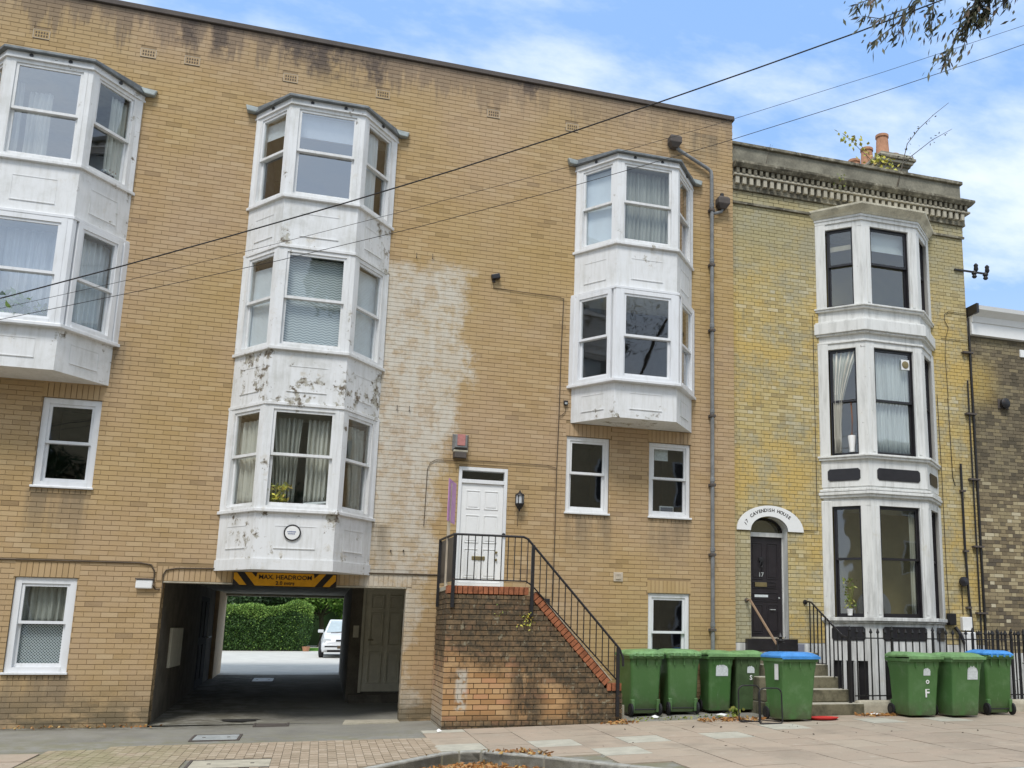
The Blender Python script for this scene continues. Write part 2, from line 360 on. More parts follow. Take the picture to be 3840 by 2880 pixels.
MT['glass'] = glass_mat('window_glass', (.93, .95, .95), 1.0); MT['glassB'] = glass_mat('old_window_glass', (.88, .9, .88), 1.3); MT['glassT'] = glass_mat('top_floor_glass', (.93, .95, .96), 3.2)
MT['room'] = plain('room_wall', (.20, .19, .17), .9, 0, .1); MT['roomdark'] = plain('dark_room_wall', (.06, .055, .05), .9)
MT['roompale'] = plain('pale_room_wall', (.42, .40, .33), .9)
MT['ebony'] = plain('faded_black_door', (.035, .033, .035), .9, 0, .3)
MT['black'] = mat('black_iron', ironmat, .5, spec=.4)
MT['blackpaint'] = plain('black_paint', (.017, .015, .017), .35, 0, .3, spec=.5)
MT['plumdoor'] = plain('dark_door_paint', (.022, .018, .021), .35, 0, .25, spec=.5)
MT['greypipe'] = plain('grey_plastic_pipe', (.20, .205, .205), .5, 0, .25); MT['cable'] = plain('black_cable', (.03, .027, .025), .6)
MT['browncable'] = plain('brown_cable', (.10, .075, .05), .7)
MT['asphalt'] = mat('asphalt', asphalt, .92, spec=.15); MT['slab'] = mat('buff_paving_slab', slab_mat, .85, spec=.2)
MT['slabpale'] = plain('pale_paving_slab', (.44, .42, .345), .85, 0, .15, 5, bump=.2)
MT['paver'] = mat('block_paver', paver_mat, .85, spec=.2); MT['parapet'] = plain('dirty_cement_render', (.23, .215, .165), .9, 0, .35, 2.5, bump=.2)
MT['kerb'] = plain('kerb_granite', (.34, .335, .30), .85, 0, .3, 9, bump=.3)
def road_mat(t, p):
    P = t.pos(); x, y, z = t.sep(P)
    c = t.mix(t.noise(P, 2, 5, .6), (.12, .115, .105), (.19, .18, .16))
    n = t.math('ADD', y, t.math('MULTIPLY', t.noise(P, 1.5, 5, .7), 1.2))
    lit = t.mix(t.noise(P, 9, 5, .7), (.30, .18, .08), (.62, .45, .24))
    return t.mix(t.math('MULTIPLY', t.ss(n, -5.6, -4.4), t.ss(t.noise(P, 5, 6, .75), .3, .5, .55, 1)), c, lit)
MT['road'] = mat('leaf_strewn_road', road_mat, .9, spec=.15)
MT['leafmush'] = plain('leaf_strewn_road', (.36, .235, .11), .9, 0, .45, 5, bump=.3)
MT['redbrick'] = plain('red_coping_brick', (.31, .115, .055), .9, 0, .45, 7, bump=.4)
MT['green'] = mat('green_bin_plastic', bin_green, .45, spec=.45)
MT['greenlid'] = plain('green_lid_plastic', (.16, .30, .12), .5, 0, .35, 5, spec=.4); MT['bluelid'] = plain('blue_lid_plastic', (.06, .26, .62), .45, 0, .2, 7, spec=.4)
MT['capstone'] = plain('buff_cap_stone', (.58, .54, .42), .85, 0, .3, 4, bump=.2)
MT['brownbin'] = plain('dull_dark_bin_plastic', (.07, .115, .05), .5, 0, .25)
MT['tyre'] = plain('black_rubber', (.02, .02, .022), .7)
MT['yellowsign'] = plain('amber_sign_paint', (.68, .33, .012), .5, 0, .15); MT['signblack'] = plain('sign_black', (.022, .018, .015), .5)
MT['pink'] = plain('mauve_sign_board', (.56, .27, .53), .5, 0, .08); MT['greyband'] = plain('grey_sign_band', (.22, .23, .28), .5)
MT['timber'] = plain('pale_timber', (.50, .43, .33), .8); MT['woodrail'] = plain('worn_brown_rail', (.25, .17, .11), .6)
MT['terracotta'] = plain('terracotta', (.44, .225, .13), .85, 0, .22, 8)
MT['fadedred'] = plain('faded_red_plastic', (.42, .18, .16), .6, 0, .25, 12)
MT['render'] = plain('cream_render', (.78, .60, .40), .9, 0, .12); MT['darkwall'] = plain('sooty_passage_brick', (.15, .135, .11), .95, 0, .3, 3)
MT['passdoor'] = plain('dull_cream_door', (.66, .63, .51), .6, 0, .1); MT['hardware'] = plain('dull_brass', (.30, .24, .12), .4, .7)
MT['steel'] = plain('steel_plate', (.42, .44, .43), .5, .2, .2); MT['rust'] = plain('rusty_iron', (.10, .085, .075), .8)
MT['white'] = plain('clean_white', (.80, .80, .78), .5, 0, .03); MT['paper'] = plain('worn_white_sticker', (.62, .66, .66), .6, 0, .15, 30)
MT['red'] = plain('red_plastic', (.55, .04, .035), .45, 0, .15)
MT['curtain'] = cloth((.70, .68, .60), 'cream_curtain'); MT['curtaingrey'] = cloth((.42, .42, .37), 'grey_curtain'); MT['net'] = cloth((.80, .83, .86), 'white_curtain')
MT['curtainbrown'] = cloth((.34, .17, .10), 'brown_curtain'); MT['blind'] = plain('white_blind', (.72, .76, .80), .8, 0, .05)
MT['lattice'] = mat('criss_cross_film', lattice, .7); MT['chevron'] = mat('zigzag_blind', chevron, .8)
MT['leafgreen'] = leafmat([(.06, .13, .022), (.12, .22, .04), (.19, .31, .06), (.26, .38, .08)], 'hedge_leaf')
MT['leafmid'] = leafmat([(.018, .045, .010), (.032, .075, .016), (.05, .11, .024), (.075, .15, .03)], 'shade_tinted_hedge_leaf')  # hedge front leaves: shade below the sky-lit top is put into this darker colour
MT['leafdark'] = leafmat([(.015, .035, .01), (.03, .06, .018), (.05, .10, .03)], 'tree_leaf')
MT['leafwill'] = leafmat([(.04, .05, .03), (.07, .075, .04), (.10, .105, .05), (.15, .10, .07)], 'willow_leaf')
MT['leafyellow'] = leafmat([(.45, .40, .05), (.55, .50, .08), (.40, .45, .10), (.55, .32, .10)], 'yellow_leaf')
MT['leaffall'] = leafmat([(.35, .14, .04), (.45, .22, .07), (.25, .12, .05), (.50, .34, .12)], 'fallen_leaf')
MT['weed'] = leafmat([(.10, .17, .03), (.22, .26, .05), (.3, .28, .08)], 'weed_leaf')
MT['grass'] = plain('lawn', (.10, .24, .03), .9, 0, .2, 10); MT['bark'] = plain('bark', (.09, .075, .055), .9, 0, .3, 12, bump=.4)
MT['yard'] = plain('pale_yard_concrete', (.55, .54, .49), .9, 0, .12, 2, bump=.2)
MT['carwhite'] = plain('white_car_paint', (.72, .73, .74), .25, 0, .03, spec=.6); MT['carglass'] = plain('car_glass', (.42, .50, .53), .1, 0, .1, spec=.8)
MT['grime'] = plain('dark_oil_stain', (.035, .033, .03), .7); MT['conc'] = plain('pale_concrete', (.42, .385, .30), .9, 0, .2, 6, bump=.2)
MT['opp'] = plain('opposite_yellow_brick', (.60, .49, .30), .9, 0, .15, 4); MT['bluetext'] = plain('blue_print', (.07, .10, .25), .6)  # opp: terrace brick paled, bright light on its front is put into the colour
MT['soil'] = plain('soil', (.06, .045, .03), .95); MT['lampglass'] = plain('frosted_lamp_glass', (.55, .57, .58), .3)

# ------------------------------------------------------------------ mesh helpers
class M:
    def __init__(s): s.v = []; s.f = []; s.sm = []
    def box(s, x0, y0, z0, x1, y1, z1): return s.obox(Vector((0,0,0)), Vector((1,0,0)), Vector((0,-1,0)), x0, x1, z0, z1, -y1, -y0)
    def obox(s, O, u, n, s0, s1, t0, t1, d0, d1, up=Vector((0,0,1))):
        b = len(s.v)
        for (a, t, d) in ((s0,t0,d0),(s1,t0,d0),(s1,t1,d0),(s0,t1,d0),(s0,t0,d1),(s1,t0,d1),(s1,t1,d1),(s0,t1,d1)):
            s.v.append(O + u*a + up*t + n*d)
        for q in ((0,1,2,3),(7,6,5,4),(0,4,5,1),(1,5,6,2),(2,6,7,3),(3,7,4,0)): s.f.append(tuple(b+i for i in q))
        return s
    def prism(s, plan, z0, z1, z1b=None):
        b = len(s.v); n = len(plan)
        for x, y in plan: s.v.append(Vector((x, y, z0)))
        for k, (x, y) in enumerate(plan): s.v.append(Vector((x, y, z1 if z1b is None else z1b[k])))
        s.f.append(tuple(b+i for i in range(n))[::-1]); s.f.append(tuple(b+n+i for i in range(n)))
        for i in range(n): j = (i+1) % n; s.f.append((b+i, b+j, b+n+j, b+n+i))
        return s
    def loft(s, rings, cap=True):
        b = len(s.v); n = len(rings[0])
        for R in rings: s.v += [Vector(p) for p in R]
        for k in range(len(rings)-1):
            for i in range(n):
                j = (i+1) % n; a = b+k*n
                s.f.append((a+i, a+j, a+n+j, a+n+i))
        if cap: s.f.append(tuple(b+i for i in range(n))[::-1]); s.f.append(tuple(b+(len(rings)-1)*n+i for i in range(n)))
        return s
    def tube(s, path, r, n=6, r1=None):
        P = [Vector(p) for p in path]; rings = []
        for k, p in enumerate(P):
            d = (P[min(k+1, len(P)-1)] - P[max(k-1, 0)]).normalized()
            a = d.cross(Vector((0,0,1)));
            if a.length < .05: a = d.cross(Vector((1,0,0)))
            a.normalize(); c = d.cross(a); rad = r if r1 is None else r + (r1-r)*k/(len(P)-1)
            rings.append([p + a*math.cos(2*math.pi*i/n)*rad + c*math.sin(2*math.pi*i/n)*rad for i in range(n)])
        return s.loft(rings)
    def lathe(s, c, prof, n=16, axis='z'):
        rings = []
        for rad, h in prof:
            R = []
            for i in range(n):
                a = 2*math.pi*i/n
                R.append(Vector((c[0]+rad*math.cos(a), c[1]+rad*math.sin(a), c[2]+h)) if axis == 'z' else
                         (Vector((c[0]+h, c[1]+rad*math.cos(a), c[2]+rad*math.sin(a))) if axis == 'x' else Vector((c[0]+rad*math.cos(a), c[1]+h, c[2]+rad*math.sin(a)))))
            rings.append(R)
        return s.loft(rings)
    def quad(s, a, b, c, d):
        k = len(s.v); s.v += [Vector(a), Vector(b), Vector(c), Vector(d)]; s.f.append((k, k+1, k+2, k+3)); return s
    def leaf(s, p, L, wd, rnd=random, droop=None):
        d = Vector((rnd.gauss(0,1), rnd.gauss(0,1), rnd.gauss(0,1))).normalized() if droop is None else (droop + Vector((rnd.gauss(0,.35), rnd.gauss(0,.35), rnd.gauss(0,.35)))).normalized()
        e = d.cross(Vector((rnd.gauss(0,1), rnd.gauss(0,1), rnd.gauss(0,1)))).normalized()
        p = Vector(p); k = len(s.v)
        s.v += [p, p + d*L*.45 + e*wd*.5, p + d*L, p + d*L*.45 - e*wd*.5]; s.f.append((k, k+1, k+2, k+3)); return s
    def add(s, o, T=None):
        b = len(s.v); s.v += [T @ v if T else v.copy() for v in o.v]; s.f += [tuple(b+i for i in q) for q in o.f]; return s
    def mesh(s, name, m, smooth=False):
        me = bpy.data.meshes.new(name); me.from_pydata([tuple(v) for v in s.v], [], s.f); me.materials.append(m)
        if smooth:
            for p in me.polygons: p.use_smooth = True
        me.validate(); me.update()
        return me

def fix_normals(me):
    bm = bmesh.new(); bm.from_mesh(me); bmesh.ops.recalc_face_normals(bm, faces=bm.faces); bm.to_mesh(me); bm.free()
def obj(name, m_, material, parent=None, local=False, smooth=False, bevel=0., kind=None, label=None, recalc=True):
    me = m_.mesh(name, MT[material] if isinstance(material, str) else material, smooth)
    if recalc: fix_normals(me)
    o = bpy.data.objects.new(name, me); COL.objects.link(o)
    if parent is not None: attach(o, parent, local)
    if bevel:
        b = o.modifiers.new('bevel', 'BEVEL'); b.width = bevel; b.segments = 2; b.limit_method = 'ANGLE'
    if smooth and hasattr(me, 'set_sharp_from_angle'): me.set_sharp_from_angle(angle=math.radians(40))
    if kind: o['kind'] = kind
    if label: o['label'] = label
    return o
def attach(o, parent, local=False):
    o.parent = parent
    if not local and parent.type == 'EMPTY': o.matrix_parent_inverse = Matrix.LocRotScale(parent.location, parent.rotation_euler, None).inverted()
def thing(name, label, cat, loc=(0,0,0), rot=0, group=None):
    o = bpy.data.objects.new(name, None); COL.objects.link(o); o.location = loc; o.rotation_euler = (0,0,rot); o.empty_display_size = .2
    o['label'] = label; o['category'] = cat
    if group: o['group'] = group
    return o
def tag(o, label, cat, group=None):
    o['label'] = label; o['category'] = cat
    if group: o['group'] = group
    return o
X, Y, Z = Vector((1,0,0)), Vector((0,1,0)), Vector((0,0,1))
FN = Vector((0,-1,0))

# ground height
GX = [(-30, 0), (-5, 0), (-2.3, -.01), (1.5, .02), (3, .05), (4.6, .09), (6, .12), (8, .155), (10, .17), (60, .18)]
def g(x, y=0.):
    for (a, za), (b, zb) in zip(GX, GX[1:]):
        if x <= b: z = za + (zb-za)*max(0, (x-a))/(b-a); break
    else: z = .18
    if y < 0: z += .012*max(y, -6)
    return z
def gy(x, y):   # passage / yard
    return g(x) + (.035*min(y, 10) + .012*max(0, min(y, 40)-18) if y > 0 else 0)

# ------------------------------------------------------------------ brick laying
def cut(a, b, holes):
    segs = [(a, b)]
    for h0, h1 in holes:
        out = []
        for s0, s1 in segs:
            if h1 <= s0 or h0 >= s1: out.append((s0, s1))
            else:
                if h0 > s0: out.append((s0, h0))
                if h1 < s1: out.append((h1, s1))
        segs = out
    return segs
def lay(parent, O, u, n, s0, s1, z0, z1, holes, material, count, phase=0., L=.215, H=.065, J=.010, bond='stretcher', smax=None, jitter=.0015, name='brick', extra=None, rnd=random, depth=.014, JH=None):
    """lays bricks on a plane; the nearest `count` whole ones become objects of their own"""
    rows = []; whole = []; cutb = []
    k = 0; z = z0
    pitch = H + J if JH is None else H + JH
    while z < z1 - .02:
        zt = min(z + H, z1)
        hl = [(h[0], h[2]) for h in holes if h[1] < zt - .004 and h[3] > z + .004]
        sm = s1 if smax is None else min(s1, smax(z + H*.5))
        header = bond == 'garden' and k % 6 == 3
        flem = bond == 'flemish'
        unit = (L-J)/2 if header else L
        s = s0 - unit - J + ((unit+J)/2 if k % 2 and not flem else 0)
        if flem: s = s0 - .42 + (.16875 if k % 2 else 0)
        i = 0
        while s < sm:
            ln = unit
            if flem and i % 2: ln = (L-J)/2
            a, b = s, s + ln; i += 1; s = b + J
            a2, b2 = max(a, s0), min(b, sm)
            if b2 - a2 < .02: continue
            for c, d in cut(a2, b2, hl):
                if d - c < .018: continue
                if d - c > L - .001 and zt - z > H - .001: whole.append((c, z))
                else: cutb.append((c, d, z, zt))
        z += pitch; k += 1
    def dist(c): return (O + u*(c[0]+L/2) + Z*c[1] - CAM).length
    whole.sort(key=dist)
    sel = whole[:count]; rest = whole[count:]
    me = None
    if sel:
        bm = M().obox(Vector((0,0,0)), u, n, -L/2, L/2, -H/2, H/2, -depth, 0)
        me = bm.mesh(name, MT[material]); fix_normals(me)
        for c, zz in sel:
            o = bpy.data.objects.new(name, me); COL.objects.link(o)
            o.location = O + u*(c+L/2) + Z*(zz+H/2) + n*rnd.uniform(-jitter, jitter)
            attach(o, parent)
    m = M()
    for c, zz in rest: j = rnd.uniform(-jitter, jitter); m.obox(O, u, n, c, c+L, zz, zz+H, -depth, j)
    for c, d, a, b in cutb: j = rnd.uniform(-jitter, jitter); m.obox(O, u, n, c, d, a, b, -depth, j)
    if extra:
        for c, d, a, b in extra: j = rnd.uniform(-jitter, jitter); m.obox(O, u, n, c, d, a, b, -depth, j+.001)
    if m.v: obj('brickwork', m, material, parent, kind='stuff', recalc=False)
def backing(name, parent, O, u, n, s0, s1, z0, z1, holes, material, d0, d1):
    xs = sorted({s0, s1, *[min(max(h[i], s0), s1) for h in holes for i in (0, 2)]})
    zs = sorted({z0, z1, *[min(max(h[i], z0), z1) for h in holes for i in (1, 3)]})
    m = M()
    def solid(a, b):
        if a < 0 or b < 0 or a >= len(xs)-1 or b >= len(zs)-1: return False
        cx, cz = (xs[a]+xs[a+1])/2, (zs[b]+zs[b+1])/2
        return not any(h[0] < cx < h[2] and h[1] < cz < h[3] for h in holes)
    P = lambda s, t, d: O + u*s + Z*t + n*d
    for a in range(len(xs)-1):
        for b in range(len(zs)-1):
            if not solid(a, b): continue
            A, B, C, D = xs[a], xs[a+1], zs[b], zs[b+1]
            m.quad(P(A,C,d1), P(B,C,d1), P(B,D,d1), P(A,D,d1)); m.quad(P(A,D,d0), P(B,D,d0), P(B,C,d0), P(A,C,d0))
            if not solid(a-1, b): m.quad(P(A,C,d0), P(A,C,d1), P(A,D,d1), P(A,D,d0))
            if not solid(a+1, b): m.quad(P(B,D,d0), P(B,D,d1), P(B,C,d1), P(B,C,d0))
            if not solid(a, b-1): m.quad(P(B,C,d0), P(B,C,d1), P(A,C,d1), P(A,C,d0))
            if not solid(a, b+1): m.quad(P(A,D,d0), P(A,D,d1), P(B,D,d1), P(B,D,d0))
    return obj(name, m, material, parent, recalc=False)
def soldiers(x0, x1, z0, h=.215, wd=.065, J=.01):
    out = []; n = max(1, round((x1-x0+J)/(wd+J))); st = (x1-x0+J)/n
    for i in range(n): out.append((x0+i*st, x0+i*st+st-J, z0, z0+h))
    return out

# ------------------------------------------------------------------ windows
def sash(parent, O, u, n, wd, z0, z1, mid, fm, sm=None, fw=.055, sw=.04, rec=.0, gm='glass', frame_obj=True, as_window=False, mullion=False, drop_lower=0., lift_upper=0.):
    """a vertical sliding sash window in the plane O,u,n; returns the frame object"""
    sm = sm or fm
    F = M()
    F.obox(O,u,n,0,fw,z0,z1,-.11-rec,.012-rec); F.obox(O,u,n,wd-fw,wd,z0,z1,-.11-rec,.012-rec)
    F.obox(O,u,n,fw,wd-fw,z1-fw,z1,-.11-rec,.009-rec); F.obox(O,u,n,fw,wd-fw,z0,z0+fw*.8,-.11-rec,.02-rec)
    fr = obj('window' if as_window else 'frame', F, fm, parent)
    P2 = fr if as_window else parent
    a, b = fw+.001, wd-fw-.001; zt, zb = z1-fw-.001, z0+fw*.8+.001
    # upper sash in front, lower one behind
    def one(lo, hi, d, br):
        q = M()
        q.obox(O,u,n,a,a+sw,lo,hi,d-.04,d); q.obox(O,u,n,b-sw,b,lo,hi,d-.04,d)
        q.obox(O,u,n,a+sw,b-sw,hi-sw,hi,d-.039,d-.001); q.obox(O,u,n,a+sw,b-sw,lo,lo+br,d-.039,d-.001)
        if mullion: q.obox(O,u,n,(a+b)/2-.01,(a+b)/2+.01,lo+br,hi-sw,d-.03,d-.008)
        obj('sash', q, sm, P2)
        gq = M().obox(O,u,n,a+sw-.004,b-sw+.004,lo+br-.004,hi-sw+.004,d-.024,d-.018)
        obj('pane', gq, gm, P2)
    one(mid-.02, zt-lift_upper, -.008-rec, .042)
    one(zb+drop_lower, mid+.018, -.052-rec, .055)
    return fr
def room(parent, x0, x1, y0, y1, z0, z1, m='room', openings=True):
    """box of a room seen through the window, open to the street side"""
    q = M(); t = .03
    q.box(x0-t, y1, z0-t, x1+t, y1+t, z1+t); q.box(x0-t, y0, z0-t, x0, y1-.001, z1+t); q.box(x1, y0, z0-t, x1+t, y1-.001, z1+t)
    q.box(x0+.001, y0, z0-t, x1-.001, y1-.001, z0); q.box(x0+.001, y0, z1, x1-.001, y1-.001, z1+t)
    return obj('room', q, m, parent)
def curtain(label, pts, z0, z1, mat_, folds=9, amp=.018, gather=None, group=None):
    """pleated cloth hung along a plan polyline"""
    m = M(); N = folds*6; P = [Vector((a, b, 0)) for a, b in pts]
    dd = (P[-1]-P[0]).normalized(); P = [a - Vector((dd.y, -dd.x, 0))*(.06 if abs(dd.y) > .2 else 0) for a in P]
    L = [0]
    for a, b in zip(P, P[1:]): L.append(L[-1] + (b-a).length)
    def at(s):
        s = min(max(s, 0), L[-1]-1e-6)
        for k in range(len(P)-1):
            if s <= L[k+1]: return P[k].lerp(P[k+1], (s-L[k])/(L[k+1]-L[k])), (P[k+1]-P[k]).normalized()
    rows = 7; base = 0
    for j in range(rows+1):
        zt = j/rows; z = z1 + (z0-z1)*zt
        for i in range(N+1):
            s = L[-1]*i/N
            if gather:
                gz = math.sin(min(1, zt/gather[1])*math.pi/2)*gather[2]; s = s + (gather[0]*L[-1]-s)*gz
            p, d = at(s); nn = d.cross(Z)
            w_ = amp*(math.sin(i/N*folds*2*math.pi + .5*math.sin(j)) + .5*math.sin(i/N*folds*.73*2*math.pi+2))*(1+zt*.4)
            m.v.append(p + nn*w_ + Z*z)
    for j in range(rows):
        for i in range(N): a = j*(N+1)+i; m.f.append((a, a+1, a+N+2, a+N+1))
    o = obj('curtain', m, mat_, smooth=True, recalc=False); tag(o, label, 'curtain', group)
    s_ = o.modifiers.new('solid', 'SOLIDIFY'); s_.thickness = .004
    return o

# ------------------------------------------------------------------ text
def text_m(s, size, T):
    cu = bpy.data.curves.new('t', 'FONT'); cu.body = s; cu.size = size; cu.align_x = 'CENTER'; cu.align_y = 'CENTER'; cu.resolution_u = 2; cu.extrude = .0015; cu.offset = size*.02
    to = bpy.data.objects.new('t', cu); COL.objects.link(to); dg = bpy.context.evaluated_depsgraph_get(); dg.update()
    me = bpy.data.meshes.new_from_object(to.evaluated_get(dg))
    m = M(); m.v = [T @ v.co for v in me.vertices]; m.f = [tuple(p.vertices) for p in me.polygons]
    bpy.data.objects.remove(to); bpy.data.curves.remove(cu); bpy.data.meshes.remove(me)
    return m
def face_T(p, roll=0.):    # text plane facing the street (-Y)
    return Matrix.Translation(p) @ Matrix.Rotation(roll, 4, 'Y') @ Matrix.Rotation(math.pi/2, 4, 'X')
# ================================================================== GROUND, ROAD, PAVEMENT
def sheet(xs, ys, zf, name, m, parent=None, kind='structure', skirt=0.):
    q = M()
    for y in ys:
        for x in xs: q.v.append(Vector((x, y, zf(x, y))))
    n = len(xs)
    for j in range(len(ys)-1):
        for i in range(n-1): a = j*n+i; q.f.append((a, a+1, a+n+1, a+n))
    return obj(name, q, m, parent, kind=kind, recalc=False)
xs = [-400, -30, -9, -5, -2.3, 0, 1.5, 3, 4.6, 6, 8, 10, 14, 40, 400]
gs = sheet(xs, [-400, -60, -17.2, -5, 0, 10, 40, 400], lambda x, y: -.22 + (min(y, 40)*.012 if y > 0 else 0) - (1.1 if 7 < x < 13 and False else 0), 'ground', 'soil')
KERB = [(-60, -6.3), (-.6, -6.3), (.55, -5.02), (1.5, -4.0), (1.72, -3.88), (1.98, -3.92), (2.6, -4.62), (3.3, -5.6), (4.5, -7.25), (60, -7.25)]
def kerb_y(x):
    for (a, ya), (b, yb) in zip(KERB, KERB[1:]):
        if x <= b: return ya + (yb-ya)*(x-a)/(b-a)
    return KERB[-1][1]
road = sheet([-60, -9, -5, -2.3, 0, 1.5, 3, 4.6, 8, 14, 60], [-17.2, -12, -9, -7, -6, -5, -4.4, -3.7], lambda x, y: g(x, y) - .125, 'road', 'road')
obj('road_marking', M().quad((-40,-11.2,g(0,-6)-.119), (40,-11.2,g(12,-6)-.119), (40,-11.1,g(12,-6)-.119), (-40,-11.1,g(0,-6)-.119)), 'conc', road, recalc=False) if False else None
# footway: a solid bed with vertical sides down to the road
q = M(); xk = sorted({-60, -20, -9, -5, -2.95, -2.3, -1, 0, 1, 3, 4.6, 6, 8, 8.7, 10, 12.1, 14, 20, 60, *[k[0] for k in KERB]})
top = []
for x in xk: top.append((x, kerb_y(x)))
for (xa, ya), (xb, yb) in zip(top, top[1:]):
    def far(x, xm): return -1.42 if 8.62 < xm < 12.1 else (.02 if xm < 7.2 else 0.09)
    xm = (xa+xb)/2
    n = 6
    for j in range(n):
        fa = [ya + (far(xa, xm)-ya)*t/n for t in (j, j+1)]; fb = [yb + (far(xb, xm)-yb)*t/n for t in (j, j+1)]
        q.quad((xa, fa[0], g(xa, fa[0])), (xb, fb[0], g(xb, fb[0])), (xb, fb[1], g(xb, fb[1])), (xa, fa[1], g(xa, fa[1])))
    q.quad((xa, ya, g(xa, ya)-.3), (xb, yb, g(xb, yb)-.3), (xb, yb, g(xb, yb)), (xa, ya, g(xa, ya)))
pave = obj('pavement', q, 'asphalt', kind='structure', recalc=False)
# kerb stones
prev = None; kn = 0
pts_ = []
for (a, b), (c, d) in zip(KERB[1:-1], KERB[2:]):
    L_ = math.hypot(c-a, d-b); n = max(1, int(L_/.8))
    if a > 12: break
    for i in range(n): pts_.append((a+(c-a)*i/n, b+(d-b)*i/n))
    if c > 20: break
pts_ = [p for p in pts_ if p[0] < 20]
for (a, b), (c, d) in zip(pts_, pts_[1:]):
    dx, dy = c-a, d-b; L_ = math.hypot(dx, dy); u_ = Vector((dx/L_, dy/L_, 0)); n_ = Vector((dy/L_, -dx/L_, 0))
    q = M(); e = .006
    for s, t in ((e, -.10), (L_-e, -.10), (L_-e, .0), (e, .0)):
        p = Vector((a, b, 0)) + u_*s + n_*t; q.v.append(p + Z*(g(p.x, p.y)-.2))
    for s, t in ((e, -.10), (L_-e, -.10), (L_-e, .0), (e, .0)):
        p = Vector((a, b, 0)) + u_*s + n_*t; q.v.append(p + Z*(g(p.x, p.y)+.024))
    q.f = [(3,2,1,0), (4,5,6,7), (0,1,5,4), (1,2,6,5), (2,3,7,6), (3,0,4,7)]
    obj('kerb_stone', q, 'kerb', pave, bevel=.012)
# buff slabs laid in columns with broken joints
def slab(x0, x1, y0, y1, m, lift=0., name='paving_slab'):
    e = .005; q = M(); h = random.uniform(0.012, .0165) + lift
    c = [(x0+e, y0+e), (x1-e, y0+e), (x1-e, y1-e), (x0+e, y1-e)]
    tilt = [random.uniform(-.0015, .0015) for _ in c]
    for (x, y) in c: q.v.append(Vector((x, y, g(x, y)-.02)))
    for (x, y), k in zip(c, tilt): q.v.append(Vector((x, y, g(x, y)+h+k)))
    q.f = [(3,2,1,0), (4,5,6,7), (0,1,5,4), (1,2,6,5), (2,3,7,6), (3,0,4,7)]
    obj(name, q, m, pave, recalc=False)
pale = [(1.83, -3.45), (3.0, -3.45), (4.13, -3.66), (5.4, -3.3), (6.8, -3.05), (8.2, -2.75), (9.8, -2.4), (2.4, -4.15), (3.6, -4.1), (1.55, -1.7)]
col = 0; x = 1.495
while x < 13.5:
    x2 = x + .602; y1 = -1.46 - (.0 if col % 2 else .33)
    if x > 8.5: y1 += 0
    first = True
    ylo = -1.46
    yy = y1
    rows = [(-1.46, y1)] if y1 < -1.46 else []
    while yy > -8: rows.append((yy, yy-.655)); yy -= .655
    for ya, yb in rows:
        lo = max(kerb_y(x), kerb_y(x2)) + .17
        if x < 1.98 < x2 or x < 1.72 < x2: lo = max(lo, -3.72)
        b_ = max(yb, lo)
        if ya - b_ < .08: continue
        cx, cy = (x+x2)/2, (ya+b_)/2
        isp = any(abs(cx-a) < .301 and abs(cy-b) < .33 for a, b in pale)
        slab(x, x2, b_, ya, 'slabpale' if isp else 'slab')
    x = x2; col += 1
x = -2.96
while x > -7.5:
    for k in range(5):
        ya = -2.88 - k*.655
        if ya-.655 > -6.2: slab(x-.602, x, ya-.655, ya, 'slab')
    x -= .602
# block pavers of the crossover: long side away from the street line, broken joint
blocks = []
x = -2.94; c_ = 0
while x < 1.48:
    ys_ = -2.32 - (.1 if c_ % 2 else 0) + (0.00 if x > -2.4 else -.28)
    if c_ % 2: blocks.append((x, ys_, ys_+.095))
    yy = ys_
    while yy > -6.1:
        if yy - .2 > kerb_y(x+.05) + .2 and not (-1.27 < x+.05 < -.36 and -4.5 < yy-.1 < -3.78): blocks.append((x, yy-.2, yy-.005))
        yy -= .2
    x += .1015; c_ += 1
blocks.sort(key=lambda b: -b[1])
full = [b for b in blocks if abs(b[2]-b[1]-.195) < .002]
full.sort(key=lambda b: (Vector((b[0], b[1], 0))-CAM).length)
full = [b for b in full if b[1] > -5.0]
me_ = None; pick = set(full[:300])
q0 = M().box(-.048, -.0955, -.03, .048, .0955, .014); mep = q0.mesh('paver', MT['paver']); fix_normals(mep)
for b in full[:300]:
    o = bpy.data.objects.new('paver', mep); COL.objects.link(o); o.location = (b[0]+.05, (b[1]+b[2])/2, g(b[0]+.05, b[1])+random.uniform(-.001, .002)); attach(o, pave)
q = M()
for b in blocks:
    if b in pick: continue
    zz = g(b[0]+.05, b[1]); j = random.uniform(-.001, .002); q.box(b[0]+.002, b[1], zz-.03, b[0]+.098, b[2], zz+.014+j)
obj('pavers', q, 'paver', pave, kind='stuff', recalc=False)

